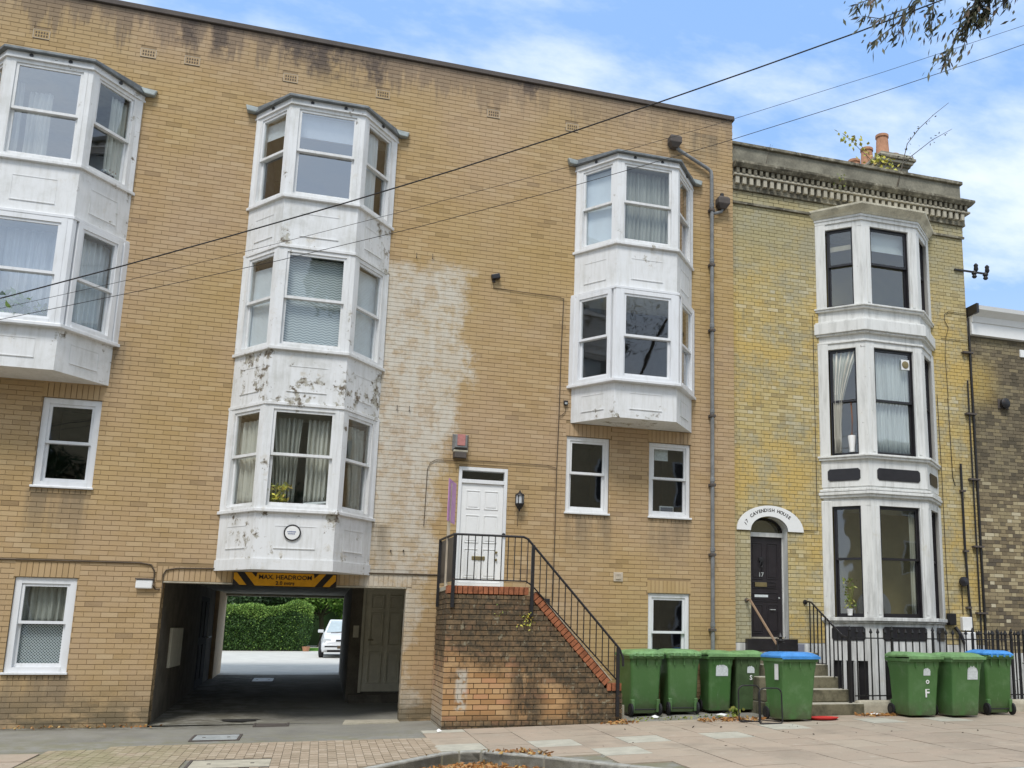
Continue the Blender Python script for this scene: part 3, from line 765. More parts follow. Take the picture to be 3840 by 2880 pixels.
# covers and patches set in the ground
def plate(name, label, x0, x1, y0, y1, m, fr, cat='cover', skew=0.):
    zz = g((x0+x1)/2, y0) if y0 < 0 else gy((x0+x1)/2, y0)
    t = thing(name, label, cat, ((x0+x1)/2, (y0+y1)/2, zz))
    z0, z1 = (g(x0, y0), g(x0, y1)) if y0 < 0 else (gy(x0, y0), gy(x0, y1))
    def sl(a, b, c, d, h, mm, nm):
        q = M()
        def zf(yy): return z0 + (z1-z0)*(yy-y0)/(y1-y0)
        for hh in (-.02, h):
            for xx, yy in ((a,c),(b,c),(b,d),(a,d)): q.v.append(Vector((xx, yy, zf(yy)+hh)))
        q.f = [(3,2,1,0),(4,5,6,7),(0,1,5,4),(1,2,6,5),(2,3,7,6),(3,0,4,7)]
        obj(nm, q, mm, t, recalc=False)
    w = .03
    sl(x0, x1, y0, y0+w, .018, fr, 'rim'); sl(x0, x1, y1-w, y1, .018, fr, 'rim'); sl(x0, x0+w, y0+w, y1-w, .018, fr, 'rim'); sl(x1-w, x1, y0+w, y1-w, .018, fr, 'rim')
    sl(x0+w+.006, x1-w-.006, y0+w+.006, y1-w-.006, .015, m, 'lid')
    for kx in (.25, .75):
        sl(x0+(x1-x0)*kx-.02, x0+(x1-x0)*kx+.02, (y0+y1)/2-.02, (y0+y1)/2+.02, .019, 'rust', 'key_hole')
plate('inspection_cover', 'pale grey steel inspection cover in the asphalt in front of the passage', -1.5, -.89, -1.95, -1.28, 'steel', 'rust')
plate('inspection_cover', 'small pale inspection cover deep inside the dark passage', -1.36, -.86, 7.3, 8.3, 'steel', 'rust')
plate('inspection_cover', 'dark rusty iron cover at the mouth of the passage', -.82, -.32, -.35, .9, 'rust', 'rust')
plate('inspection_cover', 'dull green-grey paved-in cover among the block pavers', -1.26, -.37, -4.47, -3.8, 'conc', 'rust')
q = M()
for i in range(18): a = i/18*2*math.pi; q.v.append(Vector((-1.05+.28*math.cos(a)+random.uniform(-.05,.05), .55+.35*math.sin(a)+random.uniform(-.06,.06), gy(0,.5)+.009)))
q.f = [tuple(range(18))]; tag(obj('oil_stain', q, 'grime', recalc=False), 'black oily stain beside the rusty cover in the passage mouth', 'stain')

# ================================================================== APARTMENT BLOCK (left)
A = thing('brick_apartment_block', 'tan brick three-storey apartment block with white painted bay windows and a drive-through passage', 'building', (0, 0, 0))
WL1 = (-4.16, 3.42, -3.37, 4.79); WL0 = (-4.21, .735, -3.41, 2.115); WMa = (3.89, 3.43, 4.67, 4.80); WMb = (5.41, 3.43, 6.20, 4.80); WR0 = (5.42, .735, 6.19, 2.12)
DR = (2.05, 2.155, 2.88, 4.14); PS = (-2.28, -.3, 1.30, 2.10)
BC = [-4.45, -.435, 5.085]; HB, HC, DP = 1.135, .565, .75
def bplan(c, d=0., back=0.): return [(c-HB-d*.9, back), (c-HC-d*.42, -DP-d), (c+HC+d*.42, -DP-d), (c+HB+d*.9, back)]
holes = [WL1, WL0, WMa, WMb, WR0, DR, PS]
bayh = [(BC[0]-1.0, 5.75, BC[0]+1.0, 9.8), (BC[1]-1.0, 3.25, BC[1]+1.0, 9.8), (BC[2]-1.0, 5.75, BC[2]+1.0, 9.8)]
sol = []
for h in (WL1, WL0, WMa, WMb, WR0): sol.append((h[0]-.02, h[2]+.02, h[3]+.004))
solb = []
for a, b, z in sol: solb += soldiers(a, b, z)
solb += soldiers(-2.36, 1.38, 2.112)
for h in (WL1, WL0, WMa, WMb, WR0): solb += [(a, b, z0+.0, z0+.06) for a, b, z0, z1 in soldiers(h[0], h[2], h[1]-.07)]
solh = [(a, z, b, z+.22) for a, b, z in sol] + [(-2.37, 2.104, 1.39, 2.335)] + [(h[0], h[1]-.075, h[2], h[1]) for h in (WL1, WL0, WMa, WMb, WR0)]
vents = [(-4.86, 10.66), (-3.32, 10.66), (-2.66, 10.66), (-1.12, 10.66), (.41, 10.66), (2.36, 10.66), (3.83, 10.66)]
venth = [(a-.115, b-.085, a+.115, b+.065) for a, b in vents]
allh = holes + bayh + solh + venth
lay(A, Vector((0,0,0)), X, FN, -8.9, 7.075, -.24, 11.40, allh, 'brickA', 300, phase=.03, extra=solb, L=.2195, J=.0055, H=.0665, JH=.0085)
backing('wall', A, Vector((0,0,0)), X, FN, -9, 7.072, -.3, 11.39, holes+bayh, 'mortA', -.28, -.0065)
# reveal bricks of the passage mouth
for xr, n_, u_ in ((-2.28, X, Y), (1.30, -X, Y)):
    lay(A, Vector((xr, 0, 0)), u_, n_, 0.0, .3, -.24, 2.09, [], 'brickA', 0, L=.1025)
q = M().box(-9, -.045, 11.392, 7.11, .32, 11.425); q.box(-9, -.03, 11.425, 7.11, .3, 11.49)
obj('parapet_coping', q, 'rust', A, bevel=.008)
obj('roof', M().box(-9, .29, 11.0, 7.07, 10, 11.2), 'lead', A)
obj('wall', M().box(-9, 2.8, 2.32, 7.07, 10, 10.99), 'mortA', A)
obj('wall', M().box(-9, .281, -.3, -2.30, 8.0, 2.31), 'darkwall', A) if False else None
for h in (WL1,): pass
# ground-floor masses either side of the passage
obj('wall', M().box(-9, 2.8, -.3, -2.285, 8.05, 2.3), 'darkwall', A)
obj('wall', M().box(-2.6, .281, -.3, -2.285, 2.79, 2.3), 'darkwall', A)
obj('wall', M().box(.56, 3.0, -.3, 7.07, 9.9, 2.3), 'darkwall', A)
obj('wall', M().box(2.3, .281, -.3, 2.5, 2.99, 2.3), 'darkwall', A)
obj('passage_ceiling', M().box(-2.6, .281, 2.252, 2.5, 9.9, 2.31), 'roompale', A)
obj('render_pier', M().box(-9, 8.06, -.3, -2.20, 9.9, 2.3), 'render', A)
obj('beam', M().box(-2.28, -.012, 2.085, 1.30, .28, 2.104), 'conc', A)
obj('beam', M().box(-2.2, 9.6, 2.20, .555, 9.9, 2.25), 'conc', A)
obj('threshold', M().prism([(.45, -.3), (1.3, -.25), (1.3, .28), (.5, .28)], -.05, .03), 'conc', A)
obj('door_step', M().box(.6, 2.75, 0, 2.3, 2.999, .26), 'darkwall', A)
# door facing the street at the back of the recess
def panel_door(parent, O, u, n, wd, z0, z1, m, panels, name='door', th=.045, prou=.0, k=.014, dp=.01):
    D = obj(name, M().obox(O, u, n, 0, wd, z0, z1, -th, 0), m, parent)
    H_ = z1-z0
    for (a, b, c, d) in panels:
        q = M(); s0, s1, t0, t1 = a*wd, b*wd, z0+c*H_, z0+d*H_
        q.obox(O,u,n,s0,s1,t0,t0+k,0,dp); q.obox(O,u,n,s0,s1,t1-k,t1,0,dp); q.obox(O,u,n,s0,s0+k,t0+k,t1-k,0,dp); q.obox(O,u,n,s1-k,s1,t0+k,t1-k,0,dp)
        q.obox(O,u,n,s0+.035,s1-.035,t0+.035,t1-.035,0,.008)
        obj('door_panel', q, m, D, bevel=.003)
    return D
SIX = [(.12,.44,.80,.93), (.56,.88,.80,.93), (.12,.44,.44,.76), (.56,.88,.44,.76), (.12,.44,.08,.38), (.56,.88,.08,.38)]
D = panel_door(A, Vector((.82, 2.98, 0)), X, FN, .76, .30, 2.2, 'passdoor', SIX, k=.02, dp=.03)
q = M().box(.765, 2.95, .28, .815, 2.999, 2.25); q.box(1.585, 2.95, .28, 1.64, 2.999, 2.25)
obj('door_frame', q, 'passdoor', D)
obj('door_handle', M().tube([(.90, 2.93, 1.24), (.90, 2.90, 1.24), (.99, 2.90, 1.24)], .011), 'hardware', D)
obj('notice', M().box(.62, 2.992, 1.28, .72, 2.999, 1.5), 'passdoor', A)
# meter box and side door on the left passage wall
D = panel_door(A, Vector((-2.284, 5.4, 0)), Y, X, 1.5, .2, 2.05, 'ebony', [(.08,.46,.1,.48), (.54,.92,.1,.48), (.08,.46,.55,.95), (.54,.92,.55,.95)])
obj('door_handle', M().tube([(-2.25, 6.4, 1.22), (-2.20, 6.4, 1.22), (-2.20, 7.0, 1.24)], .016), 'steel', D)
obj('meter_box', M().box(-2.284, 1.35, .78, -2.24, 2.65, 1.42), 'passdoor', A, bevel=.008)
# ---- rooms behind the flat windows
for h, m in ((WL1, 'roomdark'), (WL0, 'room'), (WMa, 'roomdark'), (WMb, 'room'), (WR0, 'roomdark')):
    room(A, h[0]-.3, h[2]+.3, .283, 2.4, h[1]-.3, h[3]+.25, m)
# ---- flat sash windows
def flatwin(h, mid, fm, fw, as_sill=True, m2=None, **k):
    wdw = sash(A, Vector((h[0]+.004, .045, 0)), X, FN, h[2]-h[0]-.008, h[1]+.035, h[3]-.004, mid, fm, fw=fw, as_window=True, **k)
    obj('sill', M().box(h[0]-.02, -.04, h[1]+.001, h[2]+.02, .10, h[1]+.034), fm, wdw, bevel=.006)
    return wdw
flatwin(WL1, 4.12, 'upvc', .085); flatwin(WL0, 1.47, 'upvc', .085)
flatwin(WMa, 4.16, 'paint0', .065); flatwin(WMb, 4.16, 'paint0', .065); flatwin(WR0, 1.45, 'upvc', .07)
# ---- door at the head of the steps
fr = M(); a, b = DR[0]+.003, DR[2]-.003
fr.box(a, -.002, DR[1], a+.055, .13, DR[3]-.003); fr.box(b-.055, -.002, DR[1], b, .13, DR[3]-.003); fr.box(a+.055, -.001, DR[3]-.06, b-.055, .13, DR[3]-.003); fr.box(a+.055, .0, 3.865, b-.055, .12, 3.93)
D = panel_door(A, Vector((a+.058, .03, 0)), X, FN, b-a-.116, DR[1]+.055, 3.862, 'white', [(.12,.45,.74,.93), (.55,.88,.74,.93), (.12,.45,.40,.68), (.55,.88,.40,.68), (.12,.45,.05,.34), (.55,.88,.05,.34)])
obj('door_frame', fr, 'paint0', D, bevel=.004)
obj('pane', M().box(a+.056, .05, 3.932, b-.056, .056, DR[3]-.062), 'glass', D)
obj('letterbox', M().box(2.33, .012, 2.585, 2.55, .029, 2.65), 'hardware', D, bevel=.006)
obj('door_step', M().box(a+.056, -.01, DR[1]+.001, b-.056, .1, DR[1]+.05), 'white', D)
for zz in (2.72, 2.60): obj('lock', M().lathe((2.735, .01, zz), [(.0, .02), (.02, .02), (.02, -.01), (.0, -.014)], 10, 'y'), 'hardware', D)
obj('lock', M().lathe((2.84, -.012, 3.02), [(.0, .01), (.03, .01), (.028, -.02), (.0, -.025)], 12, 'y'), 'blackpaint', D)
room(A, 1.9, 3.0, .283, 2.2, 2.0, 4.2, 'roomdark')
# ---- bays
def bay(c, floors, z0, zroof, extras):
    segs = []
    # aprons (solid) between window bands
    zs = z0
    for i, (sl, hd) in enumerate(floors):
        segs.append((zs, sl)); zs = hd
    pm = 'paint2' if extras.get('peel') else 'paint1'
    B = obj('bay_window', M().prism(bplan(c), *segs[0]), pm, A)
    for sg in segs[1:]: obj('apron', M().prism(bplan(c), *sg), pm, B)
    for i, (sl, hd) in enumerate(floors):
        fm = extras['mats'][i]; proud = extras['proud'][i]
        q = M().prism(bplan(c, .055+proud), sl-.012, sl+.038); obj('sill', q, fm if fm == 'upvc' else 'paint1', B, bevel=.006)
        # corner posts
        for sx_ in (-1, 1):
            q = M(); cx = c + sx_*HC; dx = sx_
            q.prism([(cx-dx*.055, -DP-.008-proud), (cx+dx*.012, -DP-.008-proud), (cx+dx*.052, -DP+.042-proud), (cx+dx*.03, -DP+.075), (cx-dx*.055, -DP+.06)], sl+.038, hd)
            obj('corner_post', q, fm if fm == 'upvc' else 'paint1', B)
            q = M(); ex = c + sx_*HB
            q.prism([(ex-dx*.09, .0), (ex-dx*.075, -.10), (ex+dx*.012, -.035-proud), (ex+dx*(.012+proud), .0)], sl+.038, hd)
            obj('corner_post', q, fm if fm == 'upvc' else 'paint1', B)
        head = hd - (.0)
        mid = (sl+hd)/2 + extras.get('mid', [0, 0, 0])[i]
        fw = .06 if fm != 'upvc' else .075; gm = 'glass'; gf = 'glassT' if c < -3 or (c < 0 and sl > 8) else 'glass'
        O = Vector((c-HC+.056, -DP-proud, 0)); sash(B, O, X, FN, 2*HC-.112, sl+.039, head-.001, mid, fm, fw=fw, rec=.0, gm=gf)
        sd = (Vector((c+HB, 0, 0)) - Vector((c+HC, -DP, 0))); Ls = sd.length; u_ = sd.normalized(); n_ = Vector((u_.y, -u_.x, 0))
        O = Vector((c+HC, -DP, 0)) + u_*.06 + n_*proud; sash(B, O, u_, n_, Ls-.16, sl+.039, head-.001, mid, fm, fw=fw, gm=gm)
        u2 = Vector((sd.x, -sd.y, 0)).normalized(); n2 = Vector((u2.y, -u2.x, 0)) ; 
        O = Vector((c-HB, 0, 0)) + u2*.10 + n2*proud; sash(B, O, u2, n2, Ls-.16, sl+.039, head-.001, mid, fm, fw=fw, gm=gm)
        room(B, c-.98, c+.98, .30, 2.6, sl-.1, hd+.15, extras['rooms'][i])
        # ceiling of the bay itself
        obj('ceiling', M().prism(bplan(c, -.12, .3), hd-.03, hd-.002), 'roompale', B)
        # head board
        if i < len(floors)-1: obj('head_board', M().prism(bplan(c, .03+proud*.7), hd+.0005, hd+.05), 'paint1' if fm != 'upvc' else 'upvc', B, bevel=.005)
    # planted mouldings on the aprons
    def mould(O, u, n, wd, a, b):
        q = M(); k = .011; m_ = wd*.24; lo = a + (b-a)*.26; hi = a + (b-a)*.74
        q.obox(O,u,n,m_,wd-m_,lo,lo+k,0,.012); q.obox(O,u,n,m_,wd-m_,hi-k,hi,0,.005); q.obox(O,u,n,m_,m_+k*.7,lo+k,hi-k,0,.004); q.obox(O,u,n,wd-m_-k*.7,wd-m_,lo+k,hi-k,0,.004)
        obj('panel_moulding', q, 'paint2' if extras.get('peel') else 'paint1', B)
    sd = Vector((HB-HC, DP, 0)); u_ = sd.normalized(); n_ = Vector((u_.y, -u_.x, 0)); u2 = Vector((sd.x, -sd.y, 0)).normalized(); n2 = Vector((u2.y, -u2.x, 0))
    for a, b in segs:
        a += .12 if a == z0 and z0 < 3 else 0
        mould(Vector((c-HC, -DP, 0)), X, FN, 2*HC, a, b-.02); mould(Vector((c+HC, -DP, 0)), u_, n_, sd.length, a, b-.02); mould(Vector((c-HB, 0, 0)), u2, n2, sd.length, a, b-.02)
    # fascia with round vents and lead roof
    zt = floors[-1][1]
    obj('fascia', M().prism(bplan(c, .03), zt+.001, zroof-.06), 'paint1', B)
    obj('ledge', M().prism(bplan(c, .045), zt-.004, zt+.03), 'paint1', B)
    rf = M(); P0 = bplan(c, .07); P1 = bplan(c, .10); rf.prism(P1, zroof-.062, zroof-.015); rf.prism(P0, zroof-.0145, zroof+.0, [zroof+.07, zroof-.0, zroof-.0, zroof+.07])
    obj('roof', rf, 'lead', B, bevel=.012)
    for sx_ in (-1, 1):
        q = M().loft([[(c+sx_*(HB+.10)-.07, -.14, zroof-.06), (c+sx_*(HB+.10)+.07, -.10, zroof-.06), (c+sx_*(HB+.10)+.07, -.003, zroof-.06), (c+sx_*(HB+.10)-.07, -.003, zroof-.06)], [(c+sx_*(HB+.08)-.12, -.12, zroof+.05), (c+sx_*(HB+.08)+.13, -.06, zroof+.05), (c+sx_*(HB+.08)+.13, -.003, zroof+.08), (c+sx_*(HB+.08)-.12, -.003, zroof+.08)]])
        obj('lead_flashing', q, 'lead2', B, bevel=.02)
    zv = (zt + zroof)/2 - .02
    def rv(p, n): return M().add(M().lathe((0,0,0), [(.0,0), (.028,0), (.028,.012), (.0,.014)], 12), Matrix.Translation(p) @ n.to_track_quat('Z','Y').to_matrix().to_4x4())
    for s in (-.26, .26): obj('vent_hole', rv(Vector((c+s, -DP-.031, zv)), FN), 'blackpaint', B)
    obj('vent_hole', rv(Vector((c+HC, -DP, zv)) + u_*(sd.length/2) + n_*.036, n_), 'blackpaint', B)
    obj('vent_hole', rv(Vector((c-HB, 0, zv)) + u2*(sd.length/2) + n2*.036, n2), 'blackpaint', B)
    return B
F2, F3 = (5.66, 7.32), (8.16, 9.77)
b1 = bay(BC[0], [F2, F3], 5.03, 9.93, dict(mats=['upvc', 'paint1'], proud=[.05, 0], rooms=['roompale', 'roompale'], mid=[-.02, .02, 0]))
b2 = bay(BC[1], [(3.15, 4.78), F2, F3], 2.29, 9.93, dict(mats=['paint1', 'paint1', 'paint1'], proud=[.0, 0, 0], rooms=['room', 'room', 'roomdark'], peel=True, mid=[.06, .03, .04]))
b3 = bay(BC[2], [F2, F3], 5.03, 9.93, dict(mats=['upvc', 'paint1'], proud=[.05, 0], rooms=['room', 'roomdark'], mid=[0, .02, 0], peel=False))
obj('skirt', M().prism(bplan(BC[1], .022), 2.28, 2.44), 'paint1', b2)
# air bricks
for a, b in vents:
    V = obj('air_brick', M().box(a-.11, -.004, b-.075, a+.11, .02, b+.06), 'brickA', A)
    q = M()
    for i in range(5):
        for j in range(2): q.box(a-.085+i*.038, -.006, b-.055+j*.055, a-.063+i*.038, -.0045, b-.02+j*.055)
    obj('vent_slots', q, 'browncable', V, kind='stuff')
    q = M().box(a-.115, -.006, b+.06, a+.115, .0, b+.068); q.box(a-.115, -.006, b-.083, a+.115, 0, b-.075); q.box(a-.118, -.006, b-.075, a-.11, 0, b+.06); q.box(a+.11, -.006, b-.075, a+.118, 0, b+.06); obj('rim', q, 'timber', V)
q = M().box(4.78, -.02, 2.31, 4.94, .0, 2.46)
V = thing('wall_vent', 'small cream square vent cover on the brick above the lower right window', 'vent', (4.86, 0, 2.38))
obj('plate', M().box(4.78, -.018, 2.30, 4.95, -.001, 2.46), 'timber', V, bevel=.006)
obj('grille', M().box(4.815, -.03, 2.335, 4.915, -.0185, 2.425), 'timber', V, bevel=.004)
for zz in (2.40, 2.42): obj('slot', M().box(4.825, -.032, zz-.004, 4.905, -.0305, zz), 'mortS', V)

# ---- curtains and things behind glass
c = BC[1]
def baycurve(c, x0, x1, y0=-.5): return [(x0, y0), (x1, y0)]
curtain('grubby cream curtain drawn across the left of the lowest bay window', [(c-.52, -.54), (c-.02, -.56)], 3.25, 4.62, 'curtaingrey', 7, .03, gather=(.75, .9, .35))
curtain('pale curtain hanging right of the gap in the lowest bay window', [(c+.07, -.55), (c+.55, -.53)], 3.22, 4.62, 'curtain', 7, .028)
curtain('creased curtain inside the left canted light of the lowest bay window', [(c-1.0, -.03), (c-.60, -.52)], 3.22, 4.6, 'curtain', 6, .025)
curtain('sagging curtain inside the right canted light of the lowest bay window', [(c+.66, -.48), (c+.98, -.06)], 3.22, 4.6, 'curtaingrey', 5, .025, gather=(.8, 1.0, .4))
def blind(label, p0, p1, z0, z1, m, cat='blind'):
    a = Vector((*p0, 0)); b = Vector((*p1, 0)); u = (b-a).normalized(); n = Vector((u.y, -u.x, 0)); a = a - n*.075 if abs(u.y) > .1 else a
    o = obj('blind', M().obox(a, u, n, 0, (b-a).length, z0, z1, -.006, 0), m); tag(o, label, cat); return o
blind('zigzag patterned blind filling the upper front sash of the middle bay window', (c-.5, -.6), (c+.5, -.6), 5.72, 7.22, 'chevron')
blind('pale sagging blind inside the left canted light of the middle bay window', (c-1.02, -.09), (c-.62, -.56), 5.75, 7.1, 'lattice' if False else 'blind')
blind('milky white blind inside the right canted light of the middle bay window', (c+.62, -.56), (c+1.02, -.09), 5.75, 7.22, 'blind')
blind('short white roller blind at the top of the centre bay top front window', (c-.5, -.6), (c+.5, -.6), 9.30, 9.68, 'blind')
blind('short white blind at the top of the centre bay top left light', (c-1.02, -.1), (c-.62, -.57), 9.38, 9.66, 'blind')
curtain('bright white sheet hung in the right light of the centre bay top window', [(c+.62, -.56), (c+.86, -.30)], 8.2, 9.66, 'net', 2, .008)
curtain('thin white cloth caught at the corner of the centre bay top left light', [(c-.66, -.54), (c-.60, -.6)], 9.1, 9.7, 'net', 2, .006)
c = BC[0]
curtain('cream curtain in the top storey of the leftmost bay beside the glazing bar', [(c-.30, -.45), (c+.02, -.5)], 8.2, 9.4, 'curtain', 5, .02)
curtain('cream curtain at the far left of the leftmost bay top window', [(c-.55, -.55), (c-.36, -.52)], 8.2, 9.5, 'curtain', 3, .02)
curtain('cream curtain in the right light of the leftmost bay top window', [(c+.80, -.34), (c+1.0, -.08)], 8.2, 9.62, 'curtain', 5, .02)
curtain('white curtain behind the plants in the lower window of the leftmost bay', [(c-.56, -.45), (c+.5, -.45)], 5.72, 7.2, 'net', 10, .025)
curtain('white pleated curtain in the lower right light of the leftmost bay', [(c+.56, -.55), (c+.98, -.08)], 5.72, 7.2, 'net', 7, .02)
c = BC[2]
curtain('dark stained pleated curtain in the right bay top front window', [(c-.5, -.55), (c+.5, -.55)], 8.2, 9.66, 'curtaingrey', 14, .016)
curtain('reddish brown curtain in the right light of the right bay top window', [(c+.64, -.52), (c+.98, -.07)], 8.2, 9.66, 'curtainbrown', 6, .016)
blind('pale blue-grey blind in the left light of the right bay top window', (c-1.02, -.09), (c-.63, -.57), 8.2, 9.68, 'blind')
curtain('grey net curtain behind the upper sash of the lower left window', [(-4.12, .22), (-3.5, .22)], 1.45, 2.07, 'curtaingrey', 7, .02)
blind('criss-cross patterned film behind the lower sash of the lower left window', (-4.12, .16), (-3.5, .16), .80, 1.44, 'lattice', 'window film')
# sill clutter
def potplant(label, x, y, z, r, h, leafm, n, L, pot='terracotta', ph=.12, cat='plant'):
    t = thing('potted_plant', label, cat, (x, y, z))
    obj('pot', M().lathe((x, y, z), [(.0, 0), (.045, 0), (.06, ph), (.052, ph), (.048, ph-.015), (0, ph-.015)], 12), pot, t, smooth=True)
    q = M()
    for _ in range(n):
        a = random.random()*6.28; rr_ = r*math.sqrt(random.random()); q.leaf((x+rr_*math.cos(a), y+rr_*math.sin(a)*.5, z+ph+h*random.random()), L*random.uniform(.6, 1.2), L*.45, random)
    for _ in range(7):
        a = random.random()*6.28; q.tube([(x, y, z+ph-.02), (x+r*.7*math.cos(a), y+r*.35*math.sin(a), z+ph+h*.8)], .003, 4)
    obj('leaves', q, leafm, t, recalc=False)
potplant('dry yellowish plant on the sill of the lowest bay window', BC[1]-.32, -.60, 3.19, .20, .30, 'leafyellow', 130, .10, ph=.09)
potplant('leafy green houseplant in the lower window of the leftmost bay', BC[0]-.10, -.60, 5.70, .24, .30, 'leafgreen', 90, .15, 'white')
potplant('green houseplant in an orange pot near the corner of the leftmost bay', BC[0]+.3, -.60, 5.70, .16, .2, 'weed', 46, .1)
t = thing('box_file', 'black box file lying on the sill of the lowest bay window', 'file', (BC[1]+.25, -.6, 3.19))
obj('cover', M().obox(Vector((BC[1]+.06, -.645, 3.27)), Vector((.97, 0, .12)), FN, 0, .42, 0, .05, -.12, 0), 'blackpaint', t, bevel=.006)
obj('pages', M().obox(Vector((BC[1]+.08, -.648, 3.28)), Vector((.97, 0, .12)), FN, 0, .34, 0, .03, -.1, .003), 'white', t)
t = thing('stack_of_books', 'heap of books and papers in the top right light of the leftmost bay', 'books', (BC[0]+.8, -.45, 8.2))
for i in range(7):
    a = random.uniform(-.5, .5); O_ = Vector((BC[0]+.66+i*.03, -.50+i*.05, 8.21+i*.034))
    obj('book', M().obox(O_, Vector((math.cos(.92+a*.3), math.sin(.92+a*.3), 0)), Vector((math.sin(.92), -math.cos(.92), 0)), -.05, .27-.02*i, 0, .03, -.2, 0), ['greyband', 'timber', 'paper', 'blackpaint', 'greyband', 'white', 'curtainbrown'][i], t)
t = thing('computer_screen', 'small white-edged screen standing inside the right-hand upper flat window', 'screen', (5.95, .3, 3.5))
obj('case', M().box(5.72, .31, 3.50, 6.0, .34, 3.70), 'white', t, bevel=.01); obj('display', M().box(5.745, .305, 3.525, 5.975, .309, 3.675), 'greyband', t); obj('foot', M().box(5.80, .30, 3.45, 5.92, .42, 3.5), 'white', t)
tag(obj('paper_notice', M().box(5.56, .155, 4.5, 5.82, .158, 4.72), 'paper'), 'torn white paper stuck inside the right-hand upper flat window', 'paper')

# ================================================================== ENTRANCE STAIR
T = thing('entrance_staircase', 'brick staircase with dark stained flank and red brick coping leading up to the white door', 'staircase', (1.79, -1.4, 0))
SX0, SX1, SY = 1.79, 4.54, -1.40
def topz(x): return 1.975 if x < 3.02 else max(.56, 1.975 - (x-3.02)*1.10)
LH = lambda z: SX1-.0 if z < .54 else 3.02 + (1.975 - z)/1.10 - .0
lay(T, Vector((0, SY, 0)), X, FN, SX0, SX1, -.17, 1.965, [], 'brickS', 300, smax=lambda z: LH(z), bond='garden', J=.012, jitter=.003)
lay(T, Vector((SX0, SY, 0)), Y, -X, .0, 1.38, -.17, 1.965, [], 'brickS', 0, J=.012, jitter=.002)
lay(T, Vector((SX1, SY, 0)), Y, X, .0, .225, -.17, .5, [], 'brickS', 0, J=.012)
# masonry core
q = M(); prof = [(SX0+.012, -.25), (SX1-.012, -.25), (SX1-.012, .55), (4.30, .55), (3.02, 1.955), (SX0+.012, 1.955)]
def core(y0, y1):
    b = len(q.v)
    for yy in (y0, y1):
        for xx, zz in prof: q.v.append(Vector((xx, yy, zz)))
    n = len(prof); q.f.append(tuple(range(b, b+n))); q.f.append(tuple(range(b+2*n-1, b+n-1, -1)))
    for i in range(n): j = (i+1) % n; q.f.append((b+j, b+i, b+n+i, b+n+j))
core(SY+.012, SY+.22)
obj('wall', q, 'mortST', T)
obj('wall', M().box(SX0+.012, SY+.221, -.25, 3.0, -.002, 2.03), 'mortS', T)
obj('landing', M().box(SX0-.0, SY+.12, 2.031, 3.02, -.003, 2.10), 'conc', T, bevel=.006)
for k in range(11):
    zt = 2.10 - .178*(k+1); xa = 3.02 + .162*k*1.0
    if zt < .15: break
    obj('step', M().box(xa, SY+.221, g(xa)-.1, xa+.165 if k < 10 else xa+.2, -.003, zt), 'conc', T)
# coping of red bricks on edge: level on the landing, raked down the flight, level at the foot
def cop(px, pz, ang, ln=.105, wd=.066, dep=.225):
    u_ = Vector((math.cos(ang), 0, math.sin(ang))); up_ = Vector((-math.sin(ang), 0, math.cos(ang)))
    q = M().obox(Vector((px, SY-.012+random.uniform(-.002, .002), pz)), u_, FN, 0, wd, 0, ln, -dep, 0, up=up_)
    obj('coping_brick', q, 'redbrick', T, bevel=.004)
x = SX0-.005
while x < 3.0: cop(x, 1.978, 0, .118); x += .0775
ang = math.atan2(-1.10, 1.0); ca, sa = math.cos(ang), math.sin(ang)
s = 0; x0_, z0_ = 3.055, 1.975-.035
while s < 1.74: cop(x0_+ca*s, z0_+sa*s, ang, .118); s += .0775
x = 4.29
while x < 4.52: cop(x, .552, 0, .112); x += .082
q = M().obox(Vector((3.06, SY+.0, 1.975-.02)), Vector((ca, 0, sa)), FN, 0, 1.80, .117, .132, -.215, -.004, up=Vector((-sa, 0, ca)))
obj('coping_mortar', q, 'timber', T)
# iron railing
R_ = thing('stair_railing', 'black iron railing round the landing and down the brick staircase', 'railing', (1.85, SY, 1.65))
ry = SY + .06
def post(x, z0, z1, y=ry, r=.022): obj('post', M().box(x-r, y-r, z0, x+r, y+r, z1), 'black', R_)
fy = SY - .035
for x, a, b in ((1.86, 1.77, 2.855), (3.06, 1.66, 2.74), (4.45, .17, 1.20)): post(x, a, b, fy-.0, .024)
obj('post', M().box(1.745, -.36, 1.80, 1.785, -.32, 2.86), 'black', R_)
q = M().tube([(1.84, fy, 2.86), (2.90, fy, 2.86), (2.97, fy, 2.83), (4.47, fy, 1.19), (4.53, fy, 1.05), (4.535, fy, .92)], .019, 6); obj('top_rail', q, 'black', R_)
obj('bottom_rail', M().tube([(1.86, fy, 2.185), (2.96, fy, 2.185), (3.06, fy, 2.12), (4.45, fy, .70)], .011, 4), 'black', R_)
obj('top_rail', M().tube([(1.85, fy, 2.86), (1.765, -.34, 2.86)], .019, 6), 'black', R_)
def topr(x): return 2.86 if x < 2.9 else (2.83 - (x-2.97)*1.0933 if x > 2.97 else 2.85)
def botr(x): return 2.185 if x < 2.96 else (2.12 - (x-3.06)*1.0215 if x > 3.06 else 2.15)
x = 1.96
while x < 4.43:
    if abs(x-3.06) > .04: obj('baluster', M().box(x-.0065, fy-.0065, botr(x), x+.0065, fy+.0065, topr(x)), 'black', R_)
    x += .1015
obj('side_panel', M().obox(Vector((1.862, fy+.03, 0)), Vector((-.085, 1.06, 0)).normalized(), -X, .0, 1.0, 2.16, 2.83, -.004, .004), 'blackpaint', R_)
